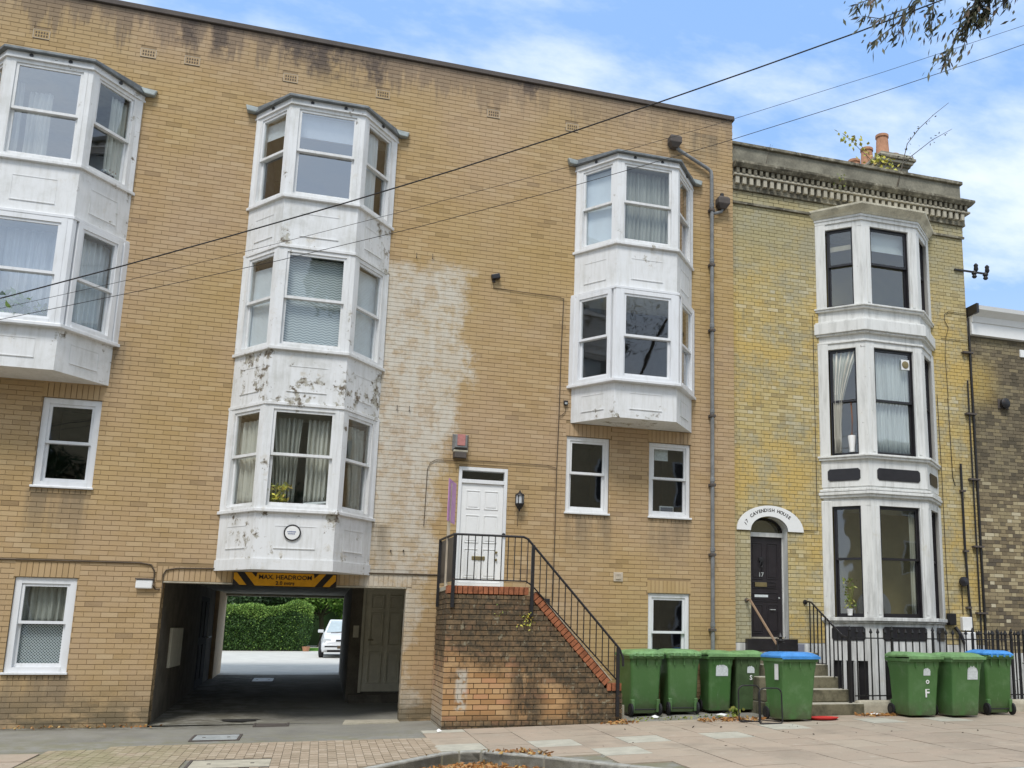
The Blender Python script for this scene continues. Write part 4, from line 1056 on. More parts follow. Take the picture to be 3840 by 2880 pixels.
# estate agent's board on its timber post at the back of the landing
Bd = thing('agent_board', 'mauve sale board with a grey band on a pale post left of the white door', 'sign', (1.80, -.9, 2.1))
obj('post', M().box(1.795, -.925, 2.10, 1.84, -.875, 3.7), 'timber', Bd)
ub = Vector((-.31, -.95, 0)).normalized(); nb = Vector((-.95, .31, 0)).normalized()
ob = Vector((1.955, -.50, 0))
obj('board', M().obox(ob, ub, nb, 0, .60, 3.10, 3.76, -.004, .004), 'pink', Bd)
obj('band', M().obox(ob, ub, nb, .0, .60, 3.30, 3.44, .0042, .006), 'greyband', Bd)
for zz, a, b in ((3.60, .12, .48), (3.54, .16, .44), (3.20, .12, .46)): obj('print', M().obox(ob, ub, nb, a, b, zz, zz+.018, .0042, .005), 'paper', Bd)
obj('print', M().obox(ob, ub, nb, .24, .32, 3.34, 3.40, .0062, .007), 'paper', Bd)
# ---- wall lantern
L_ = thing('wall_lantern', 'black carriage lantern on the brick wall right of the white door', 'lamp', (3.075, 0, 3.42))
q = M().box(3.04, -.02, 3.50, 3.11, -.002, 3.70); obj('back_plate', q, 'black', L_, bevel=.005)
obj('arm', M().tube([(3.075, -.02, 3.66), (3.075, -.06, 3.72), (3.075, -.10, 3.74)], .010), 'black', L_)
cx_, cy_ = 3.075, -.11
obj('hood', M().lathe((cx_, cy_, 0), [(.0, 3.775), (.012, 3.77), (.014, 3.745), (.075, 3.70), (.083, 3.685), (.0, 3.683)], 12), 'black', L_)
obj('lamp_glass', M().lathe((cx_, cy_, 0), [(.0, 3.683), (.066, 3.683), (.062, 3.545), (.0, 3.545)], 8), 'lampglass', L_)
for i in range(6):
    a = i/6*6.283; obj('glazing_bar', M().box(cx_+.069*math.cos(a)-.006, cy_+.069*math.sin(a)-.006, 3.54, cx_+.069*math.cos(a)+.006, cy_+.069*math.sin(a)+.006, 3.69), 'black', L_)
obj('base', M().lathe((cx_, cy_, 0), [(.0, 3.548), (.078, 3.547), (.07, 3.52), (.04, 3.47), (.018, 3.45), (.012, 3.42), (.0, 3.41)], 12), 'black', L_)
# ---- floodlight / alarm box over the door
L_ = thing('alarm_sounder_box', 'square metal box with a faded red front on the wall above the white door', 'alarm box', (2.05, 0, 4.3))
q = M(); v = [(1.915, -.002, 4.40), (2.185, -.002, 4.40), (2.185, -.002, 4.68), (1.915, -.002, 4.68), (1.955, -.13, 4.44), (2.145, -.13, 4.44), (2.145, -.13, 4.64), (1.955, -.13, 4.64)]
q.v = [Vector(a) for a in v]; q.f = [(0,1,5,4), (1,2,6,5), (2,3,7,6), (3,0,4,7), (4,5,6,7), (3,2,1,0)]
obj('case', q, 'greypipe', L_)
obj('front_plate', M().box(1.985, -.138, 4.47, 2.115, -.131, 4.66), 'fadedred', L_); obj('skirt', M().box(1.93, -.11, 4.36, 2.17, -.003, 4.399), 'conc', L_, bevel=.01)
obj('shade', M().prism([(1.935, -.003), (1.955, -.125), (2.145, -.125), (2.165, -.003)], 4.27, 4.359), 'rust', L_)
obj('lamp', M().lathe((5.0, 0, 0), [(0,0),(0,0)], 3), 'black', L_) if False else None
# ---- white junction box by the passage
L_ = thing('bulkhead_box', 'white rectangular bulkhead box on the brick left of the passage', 'box', (-2.5, 0, 2.05))
obj('cover', M().box(-2.63, -.07, 1.985, -2.40, -.002, 2.115), 'white', L_, bevel=.015); obj('hood', M().box(-2.64, -.08, 2.117, -2.39, -.002, 2.135), 'rust', L_)
# ---- cables on the walls
def cable(label, path, r=.009, m='browncable', name='wall_cable'):
    return tag(obj(name, M().tube(path, r, 5), m), label, 'cable')
yy = -.016
cable('brown cable running along the wall from the left edge and looping by the bulkhead box', [(-6.5,yy,2.36),(-4.43,yy,2.36),(-2.6,yy,2.365),(-2.45,yy,2.34),(-2.40,yy,2.25),(-2.395,yy,2.10),(-2.39,yy-.07,2.03),(-2.36,yy-.01,1.98),(-2.30,yy,1.985)], .012)
cable('cable above the passage lintel joining the lower bay', [(-2.27,yy,1.99),(-2.275,yy,2.2),(-2.24,yy,2.27),(-2.1,yy,2.30),(-1.5,yy,2.315),(.2,yy,2.315),(1.78,yy,2.32)], .011)
cable('thin cable dropping down the brick between the door and the right bay', [(3.76,yy,7.30),(3.74,yy,6.4),(3.735,yy,5.3),(3.72,yy,4.2),(3.72,yy,2.95),(3.715,yy,1.95)], .008)
cable('thin cable from the small wall lamp to the drop cable', [(2.49,yy,7.5),(2.49,yy,7.34),(3.1,yy,7.32),(3.68,yy,7.31),(3.755,yy,7.29)], .006)
cable('thin cable looping over the white door', [(1.52,yy,3.1),(1.53,yy,4.05),(1.57,yy,4.16),(1.66,yy,4.22),(2.8,yy,4.25),(3.55,yy,4.25),(3.71,yy,4.21)], .006)
cable('short cable below the small black sensor', [(3.85,yy,5.36),(3.85,yy,5.22),(3.80,yy,5.17),(3.74,yy,5.12)], .006)
cable('short earth wire under the carriage lantern', [(3.075,yy,3.42),(3.07,yy,3.28),(3.07,yy,3.18)], .005)
L_ = thing('security_sensor', 'small black sensor on the brick left of the right bay', 'sensor', (3.85, 0, 5.4)); obj('case', M().box(3.81, -.05, 5.34, 3.885, -.002, 5.42), 'blackpaint', L_, bevel=.008); obj('lens', M().box(3.825, -.056, 5.35, 3.87, -.051, 5.385), 'steel', L_)
L_ = thing('cable_junction', 'small black cable junction high on the blank brick wall', 'junction', (2.54, 0, 7.5))
obj('case', M().obox(Vector((2.46, -.002, 7.47)), Vector((.96, 0, .28)), FN, 0, .15, 0, .09, 0, .09, up=Vector((-.28, 0, .96))), 'blackpaint', L_, bevel=.012); obj('bracket', M().box(2.47, -.03, 7.44, 2.52, -.002, 7.475), 'rust', L_)
L_ = thing('intercom_box', 'small dark box behind the raking part of the stair railing', 'box', (3.53, 0, 1.85)); obj('case', M().box(3.50, -.07, 1.72, 3.66, -.002, 1.98), 'blackpaint', L_, bevel=.015); obj('flap', M().box(3.52, -.078, 1.86, 3.64, -.0705, 1.96), 'black', L_)
# rusty spikes left in the stained brick
for x, z, lb in ((1.15, 7.72, 'left of two rusty hooks at the top of the pale stain'), (1.42, 7.74, 'right of two rusty hooks at the top of the pale stain'), (.98, 5.02, 'left of two rusty hooks in the middle of the pale stain'), (1.18, 5.02, 'right of two rusty hooks in the middle of the pale stain'), (1.02, 2.68, 'left of two small studs low on the brick beside the lowest bay'), (1.22, 2.69, 'right of two small studs low on the brick beside the lowest bay')):
    o = obj('wall_hook', M().tube([(x, .0, z), (x, -.035, z), (x, -.038, z+(.07 if z > 4 else .015))], .007 if z > 4 else .012, 5), 'rust'); tag(o, lb, 'hook', None)
# ---- drainpipe
Dp = thing('drainpipe', 'grey downpipe with rusty brackets running down the right end of the tan brick wall', 'drainpipe', (6.60, 0, 0))
obj('pipe', M().tube([(6.60, -.075, .1), (6.60, -.075, 10.12), (6.585, -.075, 10.20), (6.52, -.075, 10.25), (5.93, -.075, 10.53), (5.88, -.075, 10.57)], .036, 10), 'greypipe', Dp, smooth=True)
for z in (9.40, 8.29, 7.0, 5.36, 4.08, 2.82, 1.5): obj('bracket', M().box(6.545, -.12, z-.025, 6.655, -.002, z+.025), 'rust', Dp, bevel=.006); obj('joint', M().lathe((6.60, -.075, z+.05), [(.04, 0), (.044, .01), (.044, .07), (.04, .08)], 12), 'greypipe', Dp)
def hopper(x, z):
    q = M().loft([[(x-.06,-.13,z-.13),(x+.06,-.13,z-.13),(x+.06,-.01,z-.13),(x-.06,-.01,z-.13)], [(x-.12,-.19,z-.04),(x+.12,-.19,z-.04),(x+.12,-.01,z-.04),(x-.12,-.01,z-.04)], [(x-.12,-.19,z+.07),(x+.12,-.19,z+.07),(x+.12,-.01,z+.07),(x-.12,-.01,z+.07)], [(x-.09,-.16,z+.11),(x+.09,-.16,z+.11),(x+.09,-.01,z+.11),(x-.09,-.01,z+.11)]])
    obj('hopper', q, 'rust', Dp, bevel=.01)
hopper(5.83, 10.68); hopper(6.82, 9.58)
obj('outlet', M().tube([(6.82, -.075, 9.46), (6.80, -.075, 9.40), (6.70, -.075, 9.36), (6.61, -.075, 9.34)], .03, 8), 'greypipe', Dp, smooth=True); obj('outlet', M().tube([(6.82, -.06, 9.68), (6.82, -.06, 9.78)], .04, 8), 'black', Dp)
# ---- headroom sign
Sg = thing('headroom_sign', 'amber and black height restriction board reading MAX. HEADROOM 2.0 mtrs under the lowest bay', 'sign', (-.54, -.03, 2.16))
obj('board', M().box(-1.30, -.035, 2.065, .215, -.018, 2.275), 'signblack', Sg)
def poly(pts, m, d, name='stripe'):
    q = M(); n = len(pts)
    for dd in (-.0352, -.0352-d):
        for x, z in pts: q.v.append(Vector((x, dd, z)))
    q.f = [tuple(range(n))[::-1], tuple(range(n, 2*n))] + [(i, (i+1) % n, n+(i+1) % n, n+i) for i in range(n)]
    return obj(name, q, m, Sg)
xl, xr_, zb, zt = -1.30, .215, 2.068, 2.272
poly([(xl+.01, zt-.01), (xl+.05, zt-.005), (xl+.20, zb+.01), (xl+.10, zb+.01), (xl+.01, zb+.10)], 'yellowsign', .003)
poly([(xr_-.01, zt-.01), (xr_-.05, zt-.005), (xr_-.20, zb+.01), (xr_-.10, zb+.01), (xr_-.01, zb+.10)], 'yellowsign', .003)
poly([(xl+.16, zt), (xl+.26, zt), (xl+.33, zt-.07), (xl+.345, zt), (xr_-.345, zt), (xr_-.33, zt-.07), (xr_-.26, zt), (xr_-.16, zt), (xr_-.32, zb+.005), (xl+.32, zb+.005)], 'yellowsign', .003, 'panel')
obj('lettering', text_m('MAX. HEADROOM', .094, face_T(Vector((-.543, -.0405, 2.205)))), 'signblack', Sg)
obj('lettering', text_m('2.0 mtrs', .082, face_T(Vector((-.543, -.0405, 2.115)))), 'signblack', Sg)
# ---- round plaque on the lowest bay apron
Pq = thing('round_plaque', 'round white plaque with a black ring on the front of the lowest bay', 'plaque', (-.49, -.76, 2.84))
obj('disc', M().lathe((-.475, -DP-.018, 2.84), [(.0, .014), (.108, .014), (.108, -.0), (.0, -.002)], 32, 'y'), 'white', Pq, smooth=False)
rg = M(); rings = []
q = M()
for i in range(40):
    a, b = i/40*6.2832, (i+1)/40*6.2832
    for (r0_, r1_) in ((.104, .122),):
        y_ = -DP-.022
        q.quad((-.475+r0_*math.cos(a), y_, 2.84+r0_*math.sin(a)), (-.475+r0_*math.cos(b), y_, 2.84+r0_*math.sin(b)), (-.475+r1_*math.cos(b), y_, 2.84+r1_*math.sin(b)), (-.475+r1_*math.cos(a), y_, 2.84+r1_*math.sin(a)))
        q.quad((-.475+r1_*math.cos(a), y_, 2.84+r1_*math.sin(a)), (-.475+r1_*math.cos(b), y_, 2.84+r1_*math.sin(b)), (-.475+r1_*math.cos(b), y_+.02, 2.84+r1_*math.sin(b)), (-.475+r1_*math.cos(a), y_+.02, 2.84+r1_*math.sin(a)))
obj('rim', q, 'blackpaint', Pq, recalc=False)
for a, b, z in ((-.07, .05, 2.852), (-.06, .03, 2.822)):
    q = M(); xx = a
    while xx < b: wq = random.uniform(.007, .012); q.box(-.475+xx, -DP-.0225, z-.007, -.475+xx+wq, -DP-.0202, z+.007+random.uniform(-.003, .003)); xx += wq+.004
    obj('print', q, 'bluetext', Pq, recalc=False)
# ================================================================== YELLOW BRICK HOUSE (right)
Bh = thing('yellow_brick_house', 'narrow yellow stock brick house with a white three-storey bay, dentil cornice and arched doorway', 'house', (9.8, .1, 0))
BY = .10; OB = Vector((0, BY, 0)); BX0, BX1 = 7.085, 12.40
cB, hB, kB, dB = 10.22, 1.30, .635, .60
def bp(d=0., back=BY): return [(cB-hB-d*.9, back), (cB-kB-d*.42, BY-dB-d), (cB+kB+d*.42, BY-dB-d), (cB+hB+d*.9, back)]
DH = (7.42, .9, 8.18, 3.31)
archh = []
for i in range(12):     # stepped opening under the arch
    a0 = i/12; 
n_ = 14
for i in range(n_):
    z0 = 3.31 + .27*i/n_; z1 = 3.31 + .27*(i+1)/n_; hw = .38*math.sqrt(max(0, 1-((z0-3.31)/.27)**2))
    archh.append((7.80-hw, z0, 7.80+hw, z1))
bholes = [DH] + archh + [(cB-1.1, 1.8, cB+1.1, 3.95), (cB-1.1, 4.85, cB+1.1, 7.0), (cB-1.1, 7.8, cB+1.1, 9.45)]
arch2 = []
for i in range(14):
    z0 = 3.31 + .46*i/14; z1 = 3.31 + .46*(i+1)/14; hw = .66*math.sqrt(max(0, 1-((z0-3.31)/.46)**2)); arch2.append((7.82-hw, z0, 7.82+hw, z1))
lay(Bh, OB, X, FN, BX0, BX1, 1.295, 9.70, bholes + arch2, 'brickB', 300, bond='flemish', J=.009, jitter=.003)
lay(Bh, OB + FN*.03, X, FN, BX0, BX1, 9.76, 9.98, [], 'brickB', 0, jitter=.003)
backing('wall', Bh, OB, X, FN, BX0, BX1, 1.29, 10.6, bholes, 'mortB', -.34, -.0075)
# string course, cornice with dentils, parapet
def xs_box(z0, z1, out, m, name, ex=0.): obj(name, M().box(BX0, BY-out, z0, BX1+ex, BY+.34, z1), m, Bh, bevel=.006)
obj('string_course', M().box(BX0, BY-.04, 9.71, BX1+.03, BY-.001, 9.755), 'stone', Bh)
xs_box(9.985, 10.035, .07, 'stone', 'cornice', .05)
n = 0; x = BX0+.04
while x < BX1+.02:
    obj('dentil', M().box(x, BY-.145, 10.085, x+.075, BY-.071, 10.225), 'conc' if n % 1 == 0 else 'stone', Bh); x += .148; n += 1
obj('cornice', M().box(BX0, BY-.07, 10.036, BX1+.04, BY+.3, 10.24), 'stone', Bh)
xs_box(10.241, 10.285, .17, 'conc', 'cornice', .12)
x = BX0+.04
while x < BX1+.05:
    obj('modillion', M().obox(Vector((x, BY-.10, 10.287)), Vector((.8, 0, .0)).normalized(), FN, 0, .06, 0, .10, 0, .085), 'stone', Bh); x += .125
obj('cornice', M().box(BX0, BY-.10, 10.286, BX1+.10, BY+.3, 10.40), 'blackpaint' if False else 'stone', Bh)
q = M().loft([[(BX0, BY-.19, 10.401), (BX1+.14, BY-.19, 10.401), (BX1+.14, BY+.3, 10.401), (BX0, BY+.3, 10.401)], [(BX0, BY-.25, 10.47), (BX1+.2, BY-.25, 10.47), (BX1+.2, BY+.3, 10.47), (BX0, BY+.3, 10.47)], [(BX0, BY-.25, 10.52), (BX1+.2, BY-.25, 10.52), (BX1+.2, BY+.3, 10.56), (BX0, BY+.3, 10.56)]])
obj('cornice', q, 'stone', Bh, bevel=.006)
obj('parapet', M().box(BX0, BY-.02, 10.53, BX1, BY+.30, 10.93), 'parapet', Bh)
x = BX0
while x < BX1:
    x2 = min(x + random.uniform(.55, .8), BX1+.04); obj('coping_stone', M().box(x+.003, BY-.075, 10.932+random.uniform(-.004,.004), x2, BY+.34, 11.00+random.uniform(-.006,.006)), 'stone', Bh, bevel=.01); x = x2+.002
obj('wall', M().box(BX0, .45, -1.2, BX1-.003, 9.5, 10.4), 'mortB', Bh)
# chimney stack with pots
ch = obj('chimney', M().box(12.42, 3.0, 10.4, 13.15, 5.4, 12.86), 'parapet', Bh)
for k_, (z0, z1, o) in enumerate(((12.86, 12.93, .05), (12.93, 13.0, .10), (13.0, 13.07, .15), (13.07, 13.13, .11), (13.13, 13.2, .05))): obj('oversail', M().box(12.42-o, 3.0-o, z0+.001, 13.15+o, 5.4+o, z1), ['stone', 'conc', 'stone', 'conc', 'parapet'][k_], ch, bevel=.01)
for (px, py, h) in ((12.62, 3.28, .62), (12.95, 3.32, .16), (12.62, 4.0, .62), (12.62, 4.62, .6), (12.62, 5.1, .4)):
    obj('chimney_pot', M().lathe((px, py, 13.18), [(.0, 0), (.185, 0), (.17, .05), (.15, h*.75), (.14, h-.07), (.165, h-.065), (.165, h), (.13, h), (.12, h-.1), (.0, h-.1)], 18), 'terracotta', ch, smooth=True)
# ---- bay
BB = obj('bay_window', M().prism(bp(0), 1.30, 1.72), 'stucco', Bh)
obj('apron', M().prism(bp(0), 4.19, 4.70), 'stucco', BB); obj('apron', M().prism(bp(-.01), 7.02, 7.72), 'stucco', BB); obj('apron', M().prism(bp(-.02), 3.93, 4.189), 'stucco', BB)
def band(z0, z1, d, m='stucco', nm='moulding', bv=.008): return obj(nm, M().prism(bp(d), z0, z1), m, BB, bevel=bv)
band(1.70, 1.765, .09, nm='sill'); band(1.665, 1.70, .05)
band(3.98, 4.03, .05); band(4.03, 4.085, .085); band(4.10, 4.145, .06)
band(4.70, 4.745, .06); band(4.745, 4.785, .09, nm='sill')
band(7.0, 7.04, .03); band(7.16, 7.20, .06); band(7.20, 7.42, .10); band(7.42, 7.45, .07); band(7.66, 7.70, .06); band(7.70, 7.735, .09, nm='sill')
band(9.48, 9.55, .03); band(9.55, 9.60, .05); 
q = M().loft([[(x, y, 9.60) for x, y in bp(.06)], [(x, y, 9.64) for x, y in bp(.09)], [(x, y, 9.74) for x, y in bp(.20)], [(x, y, 9.775) for x, y in bp(.205)], [(cB-hB*.9, BY, 9.86), (cB-kB, BY-dB*.8, 9.78), (cB+kB, BY-dB*.8, 9.78), (cB+hB*.9, BY, 9.86)]])
obj('bay_cornice', q, 'capstone', BB)
sdB = Vector((hB-kB, dB, 0)); LB = sdB.length; uR = sdB.normalized(); nR = Vector((uR.y, -uR.x, 0)); uL = Vector((sdB.x, -sdB.y, 0)).normalized(); nL = Vector((uL.y, -uL.x, 0))
levels = [(1.766, 3.93, .105, .0), (4.786, 7.0, .10, 0), (7.736, 9.48, .09, 0)]
for i, (a, b, _, _) in enumerate(levels):
    for s in (-1, 1):
        q = M(); cx = cB + s*kB; ex = cB + s*hB
        q.prism([(cx-s*.20, BY-dB-.005), (cx-s*.02, BY-dB-.005), (cx+s*.135, BY-dB+.115), (cx+s*.06, BY-dB+.22), (cx-s*.20, BY-dB+.15)], a, b)
        obj('pilaster', q, 'stucco', BB, bevel=.012); q = M()
        q.prism([(ex-s*.15, BY+.12), (ex-s*.13, BY-.145), (ex+s*.02, BY-.01), (ex+s*.02, BY+.12)], a, b)
        obj('pilaster', q, 'stucco', BB, bevel=.012)
        cx = cB + s*kB; obj('pilaster_strip', M().obox(Vector((cx-s*.13-.03, BY-dB-.006, 0)), X, FN, 0, .06, a+.05, b-.12, 0, .012), 'stucco', BB, bevel=.006)
    obj('lintel', M().prism(bp(.0), b-.11, b-.001), 'stucco', BB)
    mid = {0: 2.84, 1: 5.86, 2: 8.62}[i]
    lo = a + .002; hi = b - .112
    sash(BB, Vector((cB-kB+.201, BY-dB+.06, 0)), X, FN, 2*kB-.402, lo, hi, mid, 'blackpaint', fw=.022, sw=.035, gm='glassB')
    sash(BB, Vector((cB+kB, BY-dB, 0)) + uR*.165 - nR*.06, uR, nR, LB-.37, lo, hi, mid, 'blackpaint', fw=.02, sw=.032, gm='glassB')
    sash(BB, Vector((cB-hB, BY, 0)) + uL*.205 - nL*.06, uL, nL, LB-.37, lo, hi, mid, 'blackpaint', fw=.02, sw=.032, gm='glassB')
    room(BB, cB-1.05, cB+1.05, .46, 3.0, a-.1, b+.2, ['roompale', 'roomdark', 'room'][i])
    obj('ceiling', M().prism(bp(-.14, BY+.36), b-.14, b-.112), 'roompale', BB)
def octo(O, u, n, s0, s1, t0, t1):
    k = .04; q = M(); P_ = [(s0+k,t0),(s1-k,t0),(s1,t0+k),(s1,t1-k),(s1-k,t1),(s0+k,t1),(s0,t1-k),(s0,t0+k)]
    for d in (.003, .012):
        for s, t in P_: q.v.append(O + u*s + Z*t + n*d)
    m_ = 8; q.f = [tuple(range(m_))[::-1], tuple(range(m_, 2*m_))] + [(i, (i+1) % m_, m_+(i+1) % m_, m_+i) for i in range(m_)]
    obj('inset_panel', q, 'blackpaint', BB)
Ofr = Vector((cB-kB, BY-dB, 0))
for (t0, t1) in ((1.35, 1.60), (4.30, 4.53)):
    octo(Ofr, X, FN, .17, 2*kB-.17, t0, t1); octo(Vector((cB-hB, BY, 0)), uL, nL, .12, LB-.16, t0, t1); octo(Vector((cB+kB, BY-dB, 0)), uR, nR, .16, LB-.12, t0, t1)
# things in these windows
curtain('white curtain swept aside in the left light of the middle storey of the narrow house', [(cB-1.10, -.02), (cB-.72, -.36)], 4.85, 6.85, 'curtain', 6, .025, gather=(.05, .75, .75))
curtain('white net curtains filling the middle front window of the narrow house', [(cB-.42, -.32), (cB+.44, -.32)], 4.85, 6.88, 'net', 12, .018)
curtain('white net curtain in the narrow right light of the middle storey', [(cB+.80, -.28), (cB+1.1, 0)], 4.85, 6.85, 'net', 5, .015)
t = thing('vase', 'white vase with a red stem on the left sill of the middle storey bay', 'vase', (cB-.82, -.22, 4.86)); obj('vase_body', M().lathe((cB-.80, -.2, 4.86), [(0,0),(.05,0),(.055,.03),(.05,.06),(.075,.3),(.07,.32),(0,.32)], 14), 'white', t, smooth=True); obj('stem', M().tube([(cB-.8,-.2,5.16),(cB-.78,-.2,5.5),(cB-.80,-.2,5.9)], .012), 'curtainbrown', t)
t = thing('window_fan_disc', 'square white plate with a round brown vent in the middle front window', 'vent', (cB+.3, -.47, 6.6)); obj('plate', M().box(cB+.19, -.452, 6.52, cB+.37, -.449, 6.72), 'white', t); obj('disc', M().lathe((cB+.28, -.452, 6.62), [(0,0),(.075,0),(.07,-.012),(.03,-.016),(0,-.014)], 20, 'y'), 'hardware', t)
blind('cream blind behind the upper front sash of the top bay window of the narrow house', (cB-.42, -.30), (cB+.44, -.30), 8.95, 9.36, 'blind')
blind('golden wooden slats inside the top left light of the narrow house', (cB-1.08, 0), (cB-.75, -.32), 8.95, 9.05, 'timber', 'slats')
potplant('trailing houseplant in the left light of the ground floor bay', cB-.92, -.15, 1.80, .14, .55, 'weed', 60, .08, 'white', .12)
t = thing('round_mirror', 'large dark rounded chair back inside the ground floor front window', 'chair', (cB-.15, .3, 1.8)); obj('backrest', M().lathe((cB-.12, .3, 1.95), [(0,0),(.36,0),(.36,.06),(0,.06)], 24, 'y'), 'greyband', t, smooth=False); obj('legs', M().box(cB-.35, .3, 1.72, cB+.1, .36, 1.95), 'greyband', t)
t['label'] = 'dark rounded chair back inside the ground floor front window'; t.name = 'armchair'
curtain('cream curtain at the right edge of the ground floor front window', [(cB+.30, -.30), (cB+.44, -.30)], 1.85, 3.75, 'curtain', 3, .02)
# ---- doorway
q = M()
N_ = 20; R1x, R1z, R0x, R0z = .68, .44, .38, .27
cz = 3.315; cxd = 7.82
for s in (0, 1):
    yy_ = BY-.03 if s == 0 else BY+.02
    for i in range(N_+1):
        a = math.pi*i/N_
        q.v.append(Vector((cxd-.02+R0x*math.cos(a), yy_, cz+R0z*math.sin(a)))); q.v.append(Vector((cxd+.0+R1x*math.cos(a), yy_, cz+.0+(R1z+.03)*math.sin(a))))
o_ = 2*(N_+1)
for i in range(N_):
    a = 2*i; q.f += [(a, a+1, a+3, a+2), (o_+a+2, o_+a+3, o_+a+1, o_+a), (a+1, o_+a+1, o_+a+3, a+3), (a+2, o_+a+2, o_+a, a)]
q.f += [(0, o_, o_+1, 1), (2*N_+1, o_+2*N_+1, o_+2*N_, 2*N_)]
AR = obj('door_arch', q, 'white', Bh)
q = M()
for i in range(N_):
    a, b = math.pi*i/N_, math.pi*(i+1)/N_
    p = [Vector((7.80+R0x*math.cos(k), yv, cz+R0z*math.sin(k))) for k, yv in ((a, BY-.03), (b, BY-.03), (b, BY+.34), (a, BY+.34))]; q.quad(*p)
q.quad((8.174, BY-.0, 1.3), (8.174, BY+.34, 1.3), (8.174, BY+.34, cz), (8.174, BY-.0, cz)); q.quad((7.426, BY, 1.3), (7.426, BY+.34, 1.3), (7.426, BY+.34, cz), (7.426, BY, cz))
obj('reveal', q, 'stucco', Bh, recalc=False)
# painted name following the arch
q = M(); word = 'CAVENDISH HOUSE'
wds = {'I': .45, ' ': .75, 'E': .85, 'S': .9}; adv = [wds.get(c_, 1.0) for c_ in word]; tot = sum(adv); acc = 0
rx, rz = (R0x+R1x)/2, (R0z+R1z)/2+.035
tab = []; n_s = 400; run = 0; pp = None
for i in range(n_s+1):
    th = math.radians(140 - 100*i/n_s); p_ = (rx*math.cos(th), rz*math.sin(th))
    if pp: run += math.hypot(p_[0]-pp[0], p_[1]-pp[1])
    tab.append((run, th)); pp = p_
for c_, a_ in zip(word, adv):
    s_ = (acc + a_/2)/tot*run; acc += a_
    if c_ == ' ': continue
    th = min(tab, key=lambda e: abs(e[0]-s_))[1]
    p = Vector((cxd+.0+rx*math.cos(th), BY-.0315, cz+rz*math.sin(th)-.008))
    q.add(text_m(c_, .088, face_T(p, math.atan2(rz*math.cos(th), rx*math.sin(th)))))
obj('lettering', q, 'signblack', AR)
q = M()
for i, chh in enumerate('17'):
    th = math.radians(162 - i*8); p = Vector((cxd+.53*math.cos(th), BY-.0315, cz+.37*math.sin(th))); q.add(text_m(chh, .085, face_T(p, -.7)))
obj('lettering', q, 'signblack', AR)
# door and fanlight set back
Oy = BY+.22
D = panel_door(Bh, Vector((7.445, Oy, 0)), X, FN, .71, 1.36, 3.22, 'plumdoor', [(.12,.44,.58,.94), (.56,.88,.58,.94), (.16,.84,.49,.555), (.12,.88,.36,.45), (.12,.44,.05,.33), (.56,.88,.05,.33)])
q = M().box(7.42, Oy-.03, 1.3, 7.444, Oy+.04, 3.31); q.box(8.156, Oy-.03, 1.3, 8.18, Oy+.04, 3.31); q.box(7.42, Oy-.05, 3.222, 8.18, Oy+.04, 3.30); obj('door_frame', q, 'stucco', D)
q = M(); 
for i in range(N_):
    a, b = math.pi*i/N_, math.pi*(i+1)/N_
    q.quad((7.80+R0x*math.cos(a), Oy, cz+R0z*math.sin(a)), (7.80+R0x*math.cos(b), Oy, cz+R0z*math.sin(b)), (7.80+(R0x-.06)*math.cos(b), Oy-.01, cz+(R0z-.05)*math.sin(b)), (7.80+(R0x-.06)*math.cos(a), Oy-.01, cz+(R0z-.05)*math.sin(a)))
obj('fanlight_frame', q, 'blackpaint', D, recalc=False)
obj('fanlight', M().box(7.43, Oy+.02, 3.30, 8.17, Oy+.03, 3.60), 'glassB', D)
room(Bh, 7.35, 8.3, .46, 2.5, 1.2, 3.7, 'roomdark')
obj('letterbox', M().box(7.60, Oy-.022, 2.30, 7.84, Oy-.006, 2.38), 'hardware', D, bevel=.004)
obj('name_plate', M().box(7.59, Oy-.016, 2.11, 7.86, Oy-.0085, 2.155), 'paper', D); obj('knocker', M().lathe((7.72, Oy-.01, 2.80), [(0,0),(.05,0),(.045,-.03),(0,-.035)], 12, 'y'), 'black', D); obj('knocker', M().tube([(7.72, Oy-.04, 2.78), (7.75, Oy-.045, 2.70), (7.72, Oy-.05, 2.66), (7.69, Oy-.045, 2.70), (7.72, Oy-.04, 2.78)], .009), 'black', D)
obj('door_number', text_m('17', .11, face_T(Vector((7.725, Oy-.012, 2.52)))), 'steel', D)
obj('handle', M().tube([(7.90, Oy-.0, 1.885), (7.90, Oy-.03, 1.885), (8.0, Oy-.035, 1.885)], .009), 'steel', D); obj('lock', M().lathe((8.09, Oy-.001, 2.10), [(0,0),(.018,0),(.016,-.014),(0,-.016)], 10, 'y'), 'steel', D)
obj('weather_bar', M().box(7.445, Oy-.06, 1.36, 8.155, Oy-.001, 1.39), 'conc', D); obj('door_step', M().box(7.3, BY-.10, 1.15, 8.3, BY+.3, 1.355), 'blackpaint', Bh)
# base of the house: white band, then grey basement with its door and window
obj('basement_wall', M().box(BX0, BY+.0, .93, 8.93, BY+.34, 1.285), 'stucco', Bh); obj('basement_wall', M().box(11.5, BY, .93, BX1, BY+.34, 1.285), 'stucco', Bh)
obj('basement_wall', M().box(BX0, BY+.02, -1.2, BX1, BY+.34, .929), 'greyband', Bh)
obj('basement_wall', M().prism(bp(0), .99, 1.299), 'stucco', BB)
for s in (-1, 1):
    cx = cB + s*kB; ex = cB + s*hB
    obj('basement_pier', M().prism([(cx-s*.20, BY-dB), (cx, BY-dB), (cx+s*.10, BY-dB+.09), (cx-s*.20, BY-dB+.14)], -1.1, .989), 'stucco', BB)
    obj('basement_pier', M().prism([(ex-s*.13, BY+.1), (ex-s*.11, BY-.12), (ex, BY-.01), (ex, BY+.1)], -1.1, .989), 'stucco', BB)
    for k in (.38, .62): px = cx + (ex-cx)*k; py = (BY-dB) + dB*k; obj('basement_mullion', M().box(px-.03, py-.01, -1.1, px+.03, py+.06, .989), 'stucco', BB)
